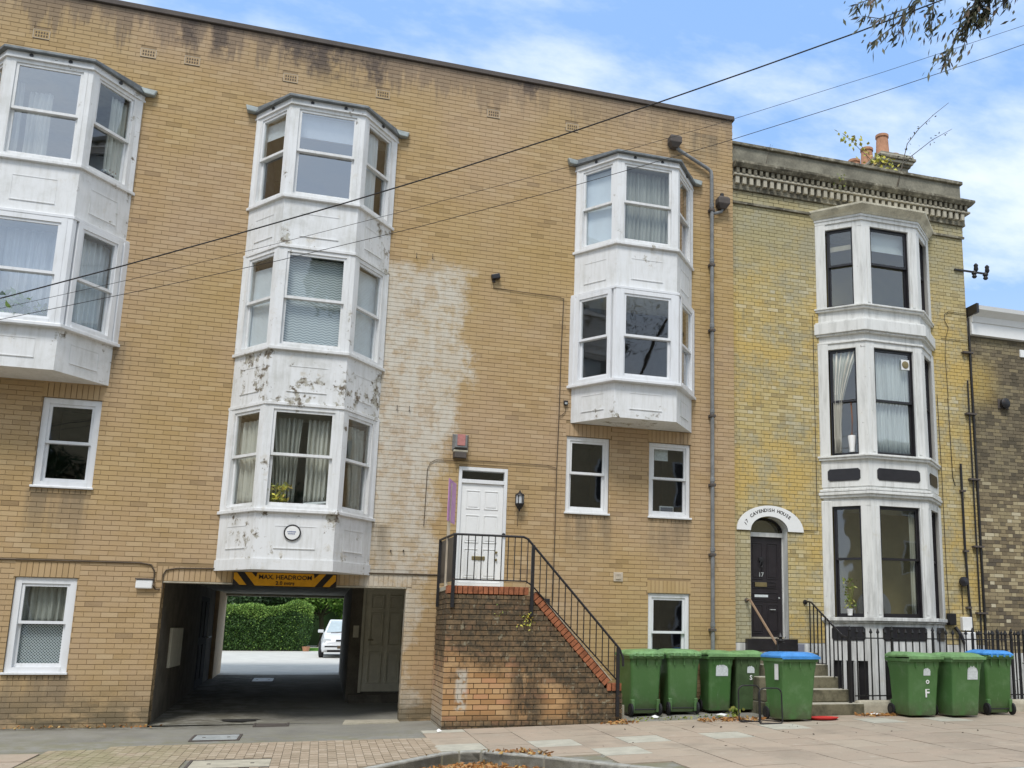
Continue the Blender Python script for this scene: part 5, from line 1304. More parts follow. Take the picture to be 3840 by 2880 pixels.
obj('basement_mullion', M().box(cB-.04, BY-dB+.02, -1.1, cB+.04, BY-dB+.09, .989), 'stucco', BB)
obj('basement_glazing', M().prism(bp(-.09), -1.0, .985), 'blackpaint', BB)
obj('basement_door', M().box(8.74, BY-.02, -1.1, 9.0, BY+.019, .72), 'blackpaint', Bh)
obj('dark_patch', M().box(8.20, BY-.006, .96, 8.48, BY-.001, 1.27), 'greyband', Bh)
lw = obj('light_well', M().box(8.6, -1.4, -1.25, 12.2, BY+.3, -1.1), 'conc', kind='structure')
obj('well_wall', M().box(8.62, -1.42, -1.2, 12.15, -1.36, .14), 'stone', lw)
# stone steps to the door
St = thing('stone_steps', 'six worn stone steps with pale treads leading up to the dark arched door', 'steps', (7.9, -.7, .15))
for i, (yf, zt) in enumerate(((-1.58, .335), (-1.24, .545), (-.90, .735), (-.55, .93), (-.22, 1.13))):
    q = M(); n = 9
    zb = -.1
    obj('step', M().box(7.10, yf, zb if i == 0 else zt-.205, 8.60+(.08 if i == 0 else 0), BY-.105, zt), 'step', St, bevel=.018)
obj('side_wall', M().box(8.50, -1.2, -1.1, 8.60, BY-.11, .33), 'greyband', St)
# railings of the steps
def spike_rail(t, x0, y0, x1, y1, zb, zrail, ztop, n, m='black', plinth=None):
    for i in range(n+1):
        k = i/n; x = x0+(x1-x0)*k; y = y0+(y1-y0)*k; big = i % 6 == 0
        zt_ = ztop + (.04 if big else 0)
        q = M().box(x-.009, y-.009, zb, x+.009, y+.009, zt_-.07)
        q.loft([[(x-.008,y-.008,zt_-.07),(x+.008,y-.008,zt_-.07),(x+.008,y+.008,zt_-.07),(x-.008,y+.008,zt_-.07)], [(x-.022,y-.022,zt_-.045),(x+.022,y-.022,zt_-.045),(x+.022,y+.022,zt_-.045),(x-.022,y+.022,zt_-.045)], [(x-.003,y-.003,zt_+.02),(x+.003,y-.003,zt_+.02),(x+.003,y+.003,zt_+.02),(x-.003,y+.003,zt_+.02)]])
        if big: q.box(x-.018, y-.018, zb, x+.018, y+.018, zt_-.07); 
        obj('spiked_bar', q, m, t)
    for zr in (zrail,): obj('rail', M().obox(Vector((x0, y0, 0)), Vector((x1-x0, y1-y0, 0)).normalized(), Vector((y1-y0, -(x1-x0), 0)).normalized(), 0, math.hypot(x1-x0, y1-y0), zr-.008, zr+.012, -.018, .018), m, t)
Hr = thing('step_handrail', 'curved black iron handrail with square balusters right of the stone steps', 'railing', (8.52, -.7, .5))
xh = 8.51
obj('handrail', M().tube([(xh, BY-.0, 2.03), (xh, -.04, 2.035), (xh, -.14, 2.02), (xh, -.45, 1.85), (xh, -.82, 1.65), (xh, -1.22, 1.43), (xh, -1.40, 1.395)], .018, 6), 'black', Hr)
obj('wall_fixing', M().lathe((xh, BY, 2.03), [(0,0),(.045,0),(.04,-.03),(0,-.035)], 12, 'y'), 'black', Hr)
for i, yv in enumerate([-.08, -.22, -.36, -.50, -.64, -.78, -.92, -1.06, -1.20]):
    zt_ = 2.02 if yv > -.15 else 2.02 + (yv+.14)*.545
    zb_ = {0:1.13,1:1.13,2:.93,3:.93,4:.93,5:.73,6:.73,7:.54,8:.54}[i]
    obj('baluster', M().box(xh-.009, yv-.009, zb_, xh+.009, yv+.009, zt_), 'black', Hr)
obj('newel', M().box(xh-.022, -1.45, .33, xh+.022, -1.41, 1.42), 'black', Hr)
Hl = thing('wooden_handrail', 'worn brown handrail slanting down the left side of the stone steps', 'railing', (7.34, -.5, 1.3))
obj('handrail', M().tube([(7.33, BY-.0, 2.04), (7.33, -.06, 2.04), (7.35, -1.07, 1.27)], .022, 6), 'woodrail', Hl); obj('wall_fixing', M().lathe((7.33, BY, 2.04), [(0,0),(.04,0),(.035,-.04),(0,-.045)], 12, 'y'), 'rust', Hl)
obj('newel', M().tube([(7.36, -1.08, .5), (7.36, -1.08, 1.33)], .022, 6), 'black', Hl); obj('finial', M().lathe((7.40, -1.1, 1.30), [(0,0),(.03,0),(.05,.04),(.02,.07),(.045,.1),(.02,.14),(.0,.18)], 8), 'black', Hl)
for k in range(5): a = k*1.256; obj('scroll', M().tube([(7.42, -1.1, 1.32), (7.42+.06*math.cos(a), -1.1, 1.36+.06*math.sin(a)), (7.42+.09*math.cos(a+.5), -1.1, 1.36+.09*math.sin(a+.5))], .008, 4), 'black', Hl)
# front railings on their stone plinth
Fr = thing('spiked_railings', 'black spiked iron railings on a rough stone plinth in front of the white bay', 'fence', (10.3, -1.44, .4))
obj('plinth', M().loft([[(8.62,-1.55,.1),(12.12,-1.55,.14),(12.12,-1.36,.14),(8.62,-1.36,.1)], [(8.60,-1.54,.30),(12.12,-1.54,.30),(12.12,-1.36,.30),(8.60,-1.36,.30)], [(8.62,-1.52,.38),(12.12,-1.52,.37),(12.12,-1.36,.37),(8.62,-1.36,.38)]]), 'conc', Fr, bevel=.03)
spike_rail(Fr, 8.52, -1.44, 12.06, -1.44, .35, 1.395, 1.54, 26)
obj('rail', M().box(8.6, -1.455, .44, 12.06, -1.425, .46), 'black', Fr)
F2_ = thing('side_railings', 'black spiked railings running back to the party line right of the bay', 'fence', (12.12, -.7, .4))
spike_rail(F2_, 12.12, -1.36, 12.12, -.05, .25, 1.395, 1.54, 11)
F3_ = thing('spiked_railings', 'black spiked railings in front of the dark brick neighbour at the right edge', 'fence', (13.5, -1.3, .4))
obj('plinth', M().box(12.2, -1.38, .12, 17.5, -1.18, .33), 'conc', F3_, bevel=.02)
spike_rail(F3_, 12.24, -1.28, 17.4, -1.28, .3, 1.395, 1.54, 40)
obj('rail', M().box(12.2, -1.295, .80, 17.4, -1.265, .82), 'black', F3_)
obj('backstay', M().box(12.26, -1.28, .3, 12.30, -1.24, 1.62), 'black', F3_)
# ---- services on the right strip of the house wall
wy = BY-.016
cable('looping cable high on the right strip of the yellow house', [(12.39,wy,8.05),(11.95,wy,8.05),(11.85,wy,7.98),(11.85,wy,7.85),(11.93,wy,7.70),(11.86,wy,7.5),(11.82,wy,7.1),(11.84,wy,6.2)], .006, 'cable')
cable('horizontal cable across the right strip of the yellow house', [(11.75,wy,7.45),(12.39,wy,7.46)], .005, 'cable')
cable('black cable beside the right edge of the bay running to the ground', [(11.58,wy,6.25),(11.60,wy,4.6),(11.60,wy,2.6),(11.62,wy,1.75)], .006, 'cable')
cable('black cable dropping from the middle of the right strip', [(11.83,wy,6.2),(11.85,wy,4.6),(11.90,wy,4.4)], .007, 'cable')
cable('cable left of the arched doorway bay edge', [(8.80,wy,7.6),(8.80,wy,5.0),(8.80,wy,3.9),(8.79,wy,3.36),(8.52,wy,3.35)], .006, 'cable')
P_ = thing('soil_pipe', 'black iron soil pipe down the right strip of the yellow house', 'pipe', (12.05, 0, 0)); obj('pipe', M().tube([(12.03, BY-.05, 4.85), (12.03, BY-.05, 3.2), (12.06, BY-.05, 2.2), (12.13, BY-.05, 1.3), (12.13, BY-.05, .9)], .024, 8), 'black', P_)
for z in (4.3, 3.1, 2.0): obj('clip', M().box(12.0, BY-.085, z-.02, 12.10, BY-.002, z+.02), 'rust', P_)
P_ = thing('drainpipe', 'pair of black pipes on the joint between the yellow and the dark brick houses', 'drainpipe', (12.36, 0, 0))
for xo in (12.30, 12.40): obj('pipe', M().tube([(xo, BY-.055, .3), (xo, BY-.055, 7.95 if xo > 12.35 else 6.6)], .017 if xo < 12.35 else .02, 8), 'black', P_)
for z in (7.2, 5.9, 4.55, 3.2, 1.9): obj('bracket', M().box(12.22, BY-.09, z-.018, 12.46, BY-.002, z+.018), 'rust', P_)
In = thing('wire_insulators', 'two dark porcelain insulators on an iron arm at the right corner of the yellow house', 'insulator', (12.4, 0, 9.0))
obj('arm', M().box(12.15, BY-.04, 8.985, 12.98, BY-.01, 9.02), 'black', In)
for xi in (12.62, 12.90):
    obj('insulator', M().lathe((xi, BY-.05, 8.86), [(0,0),(.03,0),(.055,.03),(.035,.07),(.06,.10),(.04,.14),(.03,.16),(0,.16)], 12), 'black', In, smooth=True); obj('insulator', M().lathe((xi+.05, BY-.05, 9.02), [(0,0),(.03,0),(.05,.04),(.04,.10),(.05,.13),(.02,.17),(0,.17)], 12), 'black', In, smooth=True)
Lp = thing('bulkhead_lamp', 'small round black wall lamp beside the soil pipe on the yellow house', 'lamp', (11.93, BY, 2.5)); obj('lamp_body', M().lathe((11.93, BY, 2.50), [(0,0),(.05,0),(.05,-.04),(.095,-.07),(.095,-.11),(0,-.13)], 16, 'y'), 'blackpaint', Lp, smooth=True); obj('conduit', M().tube([(11.93, BY-.02, 2.44), (11.93, BY-.02, 1.86)], .008), 'cable', Lp)
Lp = thing('meter_cabinet', 'white plastic meter boxes low on the wall right of the bay', 'box', (11.95, BY, 1.6)); obj('cover', M().box(11.86, BY-.09, 1.56, 12.08, BY-.002, 1.82), 'white', Lp, bevel=.01); obj('cover', M().box(11.84, BY-.16, 1.12, 12.10, BY-.003, 1.53), 'white', Lp, bevel=.02)
Lp = thing('black_box', 'small black electrical box at the right end of the bay sill', 'box', (11.6, 0, 1.8)); obj('case', M().box(11.55, BY-.12, 1.66, 11.70, BY-.002, 1.88), 'blackpaint', Lp, bevel=.01)
tag(obj('flue_pipe', M().tube([(11.74, BY-.02, 1.62), (11.78, BY-.10, 1.5), (11.86, BY-.12, 1.3), (11.88, BY-.12, 1.0)], .035, 8), 'black'), 'short black pipe bending down beside the white meter boxes', 'pipe')

# ================================================================== DARK BRICK NEIGHBOUR (far right)
Cn = thing('dark_brick_house', 'low dark brick house with a white cornice at the right edge', 'house', (16, 0, 0))
CY = .10; OC = Vector((0, CY, 0))
ch_ = [(13.80, 5.75, 14.75, 7.25), (13.80, 2.4, 14.75, 4.3), (15.9, 5.75, 16.85, 7.25), (15.9, 2.4, 16.85, 4.3)]
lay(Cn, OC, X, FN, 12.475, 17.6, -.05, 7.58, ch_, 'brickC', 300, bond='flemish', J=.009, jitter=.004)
backing('wall', Cn, OC, X, FN, 12.475, 18, -.3, 7.6, ch_, 'mortC', -.3, -.0075)
obj('wall', M().box(12.475, .41, -.3, 18, 8, 7.55), 'mortC', Cn)
q = M().box(12.44, CY-.10, 7.60, 18, CY+.3, 7.86); obj('frieze', q, 'white', Cn); obj('cornice', M().loft([[(12.44, CY-.12, 7.861), (18, CY-.12, 7.861), (18, CY+.3, 7.861), (12.44, CY+.3, 7.861)], [(12.44, CY-.15, 7.98), (18, CY-.15, 7.98), (18, CY+.3, 7.98), (12.44, CY+.3, 7.98)], [(12.48, CY-.30, 8.08), (18, CY-.30, 8.08), (18, CY+.3, 8.08), (12.48, CY+.3, 8.08)], [(12.48, CY-.32, 8.16), (18, CY-.32, 8.16), (18, CY+.3, 8.18), (12.48, CY+.3, 8.18)]]), 'white', Cn)
obj('flashing', M().box(12.42, CY-.32, 8.0, 12.475, CY+.2, 8.2), 'blackpaint', Cn)
for h in ch_:
    wdw = sash(Cn, Vector((h[0], CY+.09, 0)), X, FN, h[2]-h[0], h[1], h[3], (h[1]+h[3])/2, 'paint0', fw=.06, as_window=True); obj('sill', M().box(h[0]-.08, CY-.06, h[1]-.10, h[2]+.08, CY+.09, h[1]-.002), 'white', wdw)
    obj('lintel', M().box(h[0]-.12, CY-.03, h[3]+.002, h[2]+.12, CY+.06, h[3]+.16), 'white', wdw)
    room(Cn, h[0], h[2], CY+.31, 2.2, h[1]-.1, h[3]+.1, 'roomdark')
Lp = thing('flue_terminal', 'small dark round flue on the dark brick wall at the right edge', 'vent', (13.18, CY, 6.2)); obj('cowl', M().lathe((13.18, CY, 6.19), [(0,0),(.06,0),(.11,-.05),(.11,-.10),(.07,-.13),(0,-.13)], 16, 'y'), 'black', Lp, smooth=True); obj('plate', M().box(13.05, CY-.012, 6.09, 13.31, CY-.001, 6.29), 'rust', Lp)

# ================================================================== WHEELED BINS
random.seed(21)
def make_bin(name, label, loc, rot, lidm='greenlid', bodym='green', wdt=.50, dep=.58, h=.93, sticker=None, mark=None, lidh=0., squash=1.):
    x, y = loc; z = g(x, y) + .016
    t = thing(name, label, 'wheelie bin', (x, y, z), rot, 'wheeled bins along the pavement')
    w0, w1, d0, d1 = wdt*.86, wdt, dep*.74, dep*1.02
    def ring(zv, w_, f, b, ch=.03): # f front y, b back y
        return [(-w_/2+ch, f, zv), (w_/2-ch, f, zv), (w_/2, f+ch, zv), (w_/2, b-ch, zv), (w_/2-ch, b, zv), (-w_/2+ch, b, zv), (-w_/2, b-ch, zv), (-w_/2, f+ch, zv)]
    fb, ft, bk = -dep*.40, -dep*.54, dep*.44
    q = M().loft([ring(.03, w0*.96, fb+.01, bk*.62), ring(.07, w0, fb, bk*.64), ring(.24, w0+.012, fb-.012, bk*.90), ring(h*.80, w1-.03, ft+.02, bk), ring(h*.86, w1-.005, ft+.008, bk+.01), ring(h, w1+.01, ft, bk+.02)])
    body = obj('body', q, bodym, t, local=True, smooth=True, bevel=.012)
    # ribs and rim
    obj('rim', M().loft([ring(h-.055, w1+.045, ft-.022, bk+.05), ring(h, w1+.055, ft-.028, bk+.06)]), bodym, body, local=True, bevel=.006)
    for sx_ in (-.30, 0, .30): obj('rib', M().box(sx_*w1-.007, ft-.014, h-.14, sx_*w1+.007, ft+.02, h-.056), bodym, body, local=True)
    for sx_ in (-.30, 0, .30): obj('rib', M().box(sx_*w1-.007, bk+.0, h-.16, sx_*w1+.007, bk+.04, h-.056), bodym, body, local=True)
    # lid
    L0 = ring(h+.002, w1+.07, ft-.045, bk+.045, .035); L1 = ring(h+.035+lidh, w1+.065, ft-.04, bk+.05, .035); L2 = ring(h+.075+lidh, w1-.03, ft+.05, bk+.02, .05); L3 = ring(h+.092+lidh, w1-.14, ft+.14, bk-.05, .05)
    tl, tf = random.uniform(-.014, .014), random.uniform(-.004, .022)
    tw_ = lambda R_: [(a, b, c + tl*a/w1*2 + tf*(.5-(b-ft)/(bk-ft))) for a, b, c in R_]
    L0, L1, L2, L3 = map(tw_, (L0, L1, L2, L3))
    if lidh: L0 = [(a, b, c + lidh*(1-(b-(ft))/(bk-ft))*.0) for a, b, c in L0]
    lid = obj('lid', M().loft([L0, L1, L2, L3]), lidm, t, local=True, smooth=True, bevel=.006)
    obj('lid_lip', M().box(-w1/2-.03, ft-.056, h-.012, w1/2+.03, ft-.046, h+.03), lidm, lid, local=True)
    # handle bar and hinge at the back
    hb = M().tube([(-w1/2+.03, bk+.02, h-.03), (-w1/2+.03, bk+.085, h-.005), (w1/2-.03, bk+.085, h-.005), (w1/2-.03, bk+.02, h-.03)], .014, 6); obj('handle', hb, bodym, t, local=True)
    for sx_ in (-.33, -.12, .12, .33): obj('hinge', M().box(sx_*w1-.018, bk+.03, h-.02, sx_*w1+.018, bk+.10, h+.035), lidm, lid, local=True, bevel=.005)
    obj('axle', M().tube([(-w0/2-.01, bk*.86, .10), (w0/2+.01, bk*.86, .10)], .011, 6), 'tyre', t, local=True)
    for sx_ in (-1, 1):
        xw = sx_*(w0/2+.005)
        wh = obj('wheel', M().lathe((xw-.025 if sx_ < 0 else xw-.02, bk*.86, .10), [(0,0),(.07,0),(.098,.006),(.10,.02),(.098,.038),(.07,.045),(0,.045)], 20, 'x'), 'tyre', t, local=True, smooth=True)
        obj('hub', M().lathe((xw+(.024 if sx_ > 0 else -.028), bk*.86, .10), [(0,0),(.05,0),(.045,.006),(0,.006)], 14, 'x'), 'blackpaint', wh, local=True)
        obj('wheel_housing', M().box(sx_*(w0/2-.02)-.03, bk*.62, .05, sx_*(w0/2-.02)+.03, bk*.98, .26), bodym, body, local=True, bevel=.012)
    if sticker:   # worn pale sticker with an uneven outline
        sx_, sz, sw_, sh_ = sticker; yb = lambda zz: fb-.012 + (ft+.02-(fb-.012))*((zz-.24)/(h*.80-.24)) - .004
        q = M(); pts = [(0,0),(1,0),(1,.55),(.9,.8),(.7,.88),(.6,1.0),(.42,.9),(.3,1.0),(.2,.85),(.08,.9),(0,.7)]
        for dd in (0, .0015):
            for a, b in pts: zz = sz+b*sh_; q.v.append(Vector((sx_+a*sw_, yb(zz)-dd, zz)))
        n = len(pts); q.f = [tuple(range(n))[::-1], tuple(range(n, 2*n))] + [(i, (i+1) % n, n+(i+1) % n, n+i) for i in range(n)]
        obj('sticker', q, 'paper', t, local=True)
    if mark:
        for (tx, sz_, mz, mx) in mark:
            zz = mz; yb = fb-.012 + (ft+.02-(fb-.012))*((zz-.24)/(h*.80-.24)) - .006
            obj('painted_mark', text_m(tx, sz_, face_T(Vector((mx, yb, zz)))), 'white', t, local=True)
    return t
PI = math.pi
make_bin('wheelie_bin', 'green bin beside the foot of the brick staircase, its wheels towards the street', (5.14, -.44), PI+.05, wdt=.56, dep=.66, h=.96)
make_bin('wheelie_bin', 'green bin second from the brick staircase, its wheels towards the street', (5.83, -.42), PI-.06, wdt=.56, dep=.66, h=.955)
make_bin('wheelie_bin', 'narrow green bin with a large torn pale sticker, third from the staircase', (6.50, -.42), .0, wdt=.45, dep=.50, h=.93, sticker=(-.09, .60, .22, .20))
make_bin('wheelie_bin', 'dull dark green bin with a small faded sticker, behind the metal frame', (7.02, -.42), -.06, wdt=.46, dep=.50, h=.92, bodym='brownbin', sticker=(-.02, .64, .13, .12), mark=[('S', .11, .56, .05)])
make_bin('wheelie_bin', 'large green bin with a bright blue lid in front of the stone steps', (7.08, -2.02), .03, lidm='bluelid', wdt=.60, dep=.68, h=.95)
make_bin('wheelie_bin', 'green bin with a white painted letter F right of the stone steps', (9.36, -1.98), .02, wdt=.60, dep=.64, h=.93, sticker=(-.02, .66, .13, .12), mark=[('o', .13, .57, .06), ('F', .20, .38, .06)])
make_bin('wheelie_bin', 'green bin with a torn pale sticker in front of the railings', (10.06, -2.14), .02, wdt=.58, dep=.64, h=.93, sticker=(-.0, .60, .20, .22))
make_bin('wheelie_bin', 'green bin with a blue lid turned back to front at the right end', (10.98, -1.86), PI-.10, lidm='bluelid', wdt=.52, dep=.56, h=.97)
b5 = [o for o in bpy.data.objects if o.get('label', '').startswith('large green bin')][0]
obj('label_strip', M().box(-.303, -.22, .62, -.300, -.10, .86), 'white', b5, local=True)

# black tubular frame standing by the bins
Fm = thing('metal_trolley_frame', 'black tubular metal frame of two upright hoops in front of the bins', 'frame', (6.5, -2.25, g(6.5, -2.2)))
def hoop(x0, x1, y, z0, z1, lean):
    p = []; r_ = .09
    for cx, cz, a0 in ((x0+r_, z1-r_, 180), (x1-r_, z1-r_, 90)):
        for k in range(5): a = math.radians(a0 - k*22.5); zz = cz + r_*math.sin(a); p.append((cx + r_*math.cos(a), y + lean*(zz-z0), zz))
    for cx, cz, a0 in ((x1-.04, z0+.04, 0), (x0+.04, z0+.04, -90)):
        for k in range(4): a = math.radians(a0 - k*30); zz = cz + .04*math.sin(a); p.append((cx + .04*math.cos(a), y + lean*(zz-z0), zz))
    p.append(p[0]); return M().tube(p, .012, 6)
zg = g(6.4, -2.2)+.02
obj('hoop', hoop(6.20, 6.56, -2.08, zg+.005, .66, .06), 'black', Fm, smooth=True); obj('hoop', hoop(6.36, 6.74, -2.46, zg+.005, .64, .05), 'black', Fm, smooth=True)
obj('tie_bar', M().tube([(6.24, -2.08, zg+.03), (6.40, -2.46, zg+.03)], .009), 'black', Fm); obj('tie_bar', M().tube([(6.52, -2.08, zg+.03), (6.70, -2.46, zg+.03)], .009), 'black', Fm)
# red tray, litter, dead leaves
q = M().lathe((0,0,0), [(0,0),(.20,0),(.25,.03),(.24,.035),(.19,.012),(0,.012)], 24); q2 = M().add(q, Matrix.Translation((7.62, -2.12, g(7.6,-2.1)+.022)) @ Matrix.Diagonal((1, .75, 1, 1)))
tag(obj('plastic_tray', q2, 'red', smooth=True), 'flat red plastic lid lying beside the blue-lidded bin', 'lid')
def scatter(name, label, cat, cx, cy, rx, ry, n, L, m, hh=.02):
    q = M()
    for _ in range(n):
        a = random.random()*6.283; k = math.sqrt(random.random()); x = cx+rx*k*math.cos(a); y = cy+ry*k*math.sin(a)
        z = (g(x, y) + .018 if y > kerb_y(x) else g(x, y)-.12) + random.random()*hh
        q.leaf((x, y, z), L*random.uniform(.5, 1.3), L*.6, random, droop=Vector((math.cos(a*3), math.sin(a*3), .05)))
    o = obj(name, q, m, recalc=False, kind='stuff'); tag(o, label, cat); return o
scatter('fallen_leaves', 'brown dead leaves round the foot of the metal frame', 'leaves', 6.2, -1.75, .55, .22, 170, .07, 'leaffall')
scatter('fallen_leaves', 'orange dead leaves against the stone plinth left of the lettered bin', 'leaves', 8.85, -1.75, .45, .17, 190, .07, 'leaffall')
scatter('fallen_leaves', 'orange dead leaves at the foot of the brick staircase end pillar', 'leaves', 4.45, -1.6, .28, .16, 120, .06, 'leaffall')
scatter('fallen_leaves', 'drift of orange leaves in the gutter where the kerb turns', 'leaves', 1.95, -4.45, .75, .5, 700, .06, 'leaffall', .03)
scatter('fallen_leaves', 'scattered brown leaves along the foot of the tan brick wall', 'leaves', -3.2, -.12, 1.1, .12, 80, .05, 'leaffall')
scatter('fallen_leaves', 'few dark leaves scattered over the buff paving', 'leaves', 6.5, -3.6, 3.6, 1.6, 26, .05, 'bark', .005)
scatter('weeds', 'low green weeds in the joint between the bins and the paving', 'weeds', 5.4, -1.25, 1.0, .16, 120, .05, 'weed', .03)
scatter('weeds', 'small green weeds under the metal frame', 'weeds', 6.45, -1.35, .12, .10, 60, .09, 'weed', .14)
for i, (x, y, s, lb) in enumerate(((5.2, -1.05, .09, 'crumpled white scrap in front of the first bin'), (8.75, -1.78, .11, 'white wrapper among leaves left of the lettered bin'), (2.45, -4.95, .10, 'crumpled pale plastic wrapper in the gutter'), (1.72, -1.75, .05, 'tiny white scrap by the corner of the staircase'), (6.30, -1.15, .12, 'flat white tray under the stickered bin'), (1.45, -4.6, .06, 'small pale scrap in the gutter leaves'))):
    q = M(); n = 9
    for k in range(n): a = k/n*6.283; rr_ = s*random.uniform(.6, 1.1); q.v.append(Vector((x+rr_*math.cos(a), y+rr_*.7*math.sin(a), (g(x,y)+.02 if y > kerb_y(x) else g(x,y)-.115)+random.uniform(0, .03))))
    q.v.append(Vector((x, y, (g(x,y)+.02 if y > kerb_y(x) else g(x,y)-.115)+.045))); q.f = [(k, (k+1) % n, n) for k in range(n)]
    tag(obj('litter', q, 'white', recalc=False), lb, 'litter')
# plants rooted in the masonry
def sprig(name, label, cat, stems, n, L, lm, r=.006, wdt=.45, near=(.3, 1.0), droop=None, spread=.05, group=None):
    t = thing(name, label, cat, stems[0][0], group=group); q = M(); s_ = M()
    for path in stems:
        P_ = [Vector(p) for p in path]
        s_.tube(P_, r, 5, r*.35)
        for _ in range(n):
            k = near[0] + (near[1]-near[0])*random.random(); f_ = k*(len(P_)-1); i = min(int(f_), len(P_)-2); p = P_[i].lerp(P_[i+1], f_-i)
            q.leaf(p + Vector((random.gauss(0, spread), random.gauss(0, spread), random.gauss(0, spread))), L*random.uniform(.5, 1.2), L*wdt, random, droop)
    obj('stem', s_, 'bark', t); obj('leaves', q, lm, t, recalc=False); return t
sprig('buddleia', 'tall bare buddleia shoots growing from the parapet of the yellow house', 'plant', [[(10.82, .05, 10.62), (10.95, .1, 11.0), (11.09, .2, 11.29), (11.29, .3, 11.82), (11.62, .3, 12.25), (12.0, .3, 12.64), (12.4, .3, 13.0)], [(10.85, .05, 10.7), (11.09, .2, 11.25), (11.37, .3, 11.54), (11.92, .3, 12.02), (12.45, .3, 12.38)]], 26, .07, 'leafwill', .013, .4, (.25, .95), None, .03)
sprig('buddleia', 'yellow leaved sapling on the parapet in front of the chimney', 'plant', [[(10.9, .1, 10.95), (10.85, .2, 11.1), (10.75, .3, 11.25)], [(10.4, .2, 11.0), (10.3, .3, 11.3), (10.25, .3, 11.55)], [(10.35, .2, 11.2), (10.1, .3, 11.5), (9.9, .3, 11.68), (9.7, .3, 11.72)], [(10.5, .2, 11.05), (10.6, .3, 11.4)]], 26, .11, 'leafyellow', .007, .7, (.35, 1.0), None, .06)
sprig('weed', 'small green weed growing out of the cornice of the yellow house', 'plant', [[(9.35, -.12, 10.42), (9.4, -.2, 10.5)], [(9.3, -.12, 10.3), (9.36, -.2, 10.24)]], 16, .06, 'weed', .004, .6)
sprig('weed', 'dry twig standing on the left end of the parapet', 'plant', [[(7.78, .0, 10.55), (7.86, .0, 10.86), (7.9, .0, 11.05)]], 3, .03, 'leafwill', .008)
sprig('weed', 'green fern growing from the stained brick below the stair railing post', 'plant', [[(3.02, -1.41, 1.62), (3.0, -1.47, 1.62), (2.98, -1.5, 1.57)], [(3.0, -1.41, 1.62), (2.93, -1.47, 1.58)]], 22, .05, 'leafyellow', .003, .6)
sprig('weed', 'little green weed in the stained staircase wall', 'plant', [[(2.62, -1.41, 1.66), (2.6, -1.46, 1.72)]], 10, .04, 'weed', .003, .6)
sprig('shrub', 'dark leafy shrub behind the railings at the right edge', 'plant', [[(12.8+i*.35, -.9, .3), (12.85+i*.35, -.95, .7), (12.8+i*.38, -.9, 1.0)] for i in range(7)], 120, .08, 'leafdark', .01, .5, (.0, 1.0), None, .16)
obj('white_board', M().box(12.5, -.5, .3, 15.5, -.46, 1.15), 'stucco', Cn)

# ================================================================== YARD BEHIND THE PASSAGE
q = M()
for (y0, y1) in ((.0, 3), (3, 10), (10, 18), (18, 40)):
    for (x0, x1) in (((-2.28, 2.3),) if y1 <= 3 else (((-2.28, .56),) if y1 <= 10 else ((-25, 25),))):
        q.quad((x0, y0, gy(0, y0) + .0), (x1, y0, gy(0, y0)), (x1, y1, gy(0, y1)), (x0, y1, gy(0, y1)))
yard = obj('yard', q, 'yard', kind='structure', recalc=False)
q = M()
for (y0, y1) in ((.0, 3), (3, 9.2)):
    x1 = 2.3 if y1 == 3 else .56
    q.quad((-2.28, y0, gy(0, y0)+.004), (x1, y0, gy(0, y0)+.004), (x1, y1, gy(0, y1)+.004), (-2.28, y1, gy(0, y1)+.004))
obj('passage_floor', q, 'asphalt', kind='structure', recalc=False)
obj('lawn', M().box(-8, 28.5, .2, 8, 40, gy(0, 28)+.06), 'grass', kind='structure')
Hd = thing('hedge', 'tall clipped green hedge with a rounded right end across the yard', 'hedge', (-3.5, 29, .6))
def hz(x): return 2.30 + .03*math.sin(x*4) + .27*math.exp(-((x+.85)/.55)**2) + (.05 if x < -2.3 else 0) - .35*max(0, x+.45)
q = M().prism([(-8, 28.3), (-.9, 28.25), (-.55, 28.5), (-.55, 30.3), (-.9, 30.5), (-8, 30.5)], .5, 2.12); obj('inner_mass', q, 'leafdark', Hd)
q = M(); qi = M()
for _ in range(26000):
    x = random.uniform(-6.2, -.25); 
    if random.random() < .30: y = random.uniform(28.1, 30); z = hz(x) + random.gauss(0, .03)
    else: z = random.uniform(.52, hz(x)); y = 28.12 + random.gauss(0, .05) + .03*math.sin(x*9)*math.sin(z*7)
    e_ = -.52 + .44*min(1, max(0, (z-.6)/1.3)) - .25*max(0, (z-2.15)/.4)**2 + .03*math.sin(z*9)
    if x > e_-.08: 
        x = e_ + random.gauss(0, .03); y = random.uniform(28.1, 29.4)
    if x > e_+.1: continue
    (q if z > hz(x)-.38+.25*math.sin(x*3)*random.random() or random.random() < .08 else qi).leaf((x, y, z), random.uniform(.05, .10), .05, random)  # top leaves stay light, those below take the leaf colour with painted shade
obj('leaves', q, 'leafgreen', Hd, recalc=False, kind='stuff'); obj('shade_tinted_leaves', qi, 'leafmid', Hd, recalc=False, kind='stuff')
q = M()
for _ in range(14): q.tube([(random.uniform(-5, -.7), 28.2, .45), (random.uniform(-5, -.7), 28.4, 1.2)], .015, 4)
obj('trunk', q, 'bark', Hd)
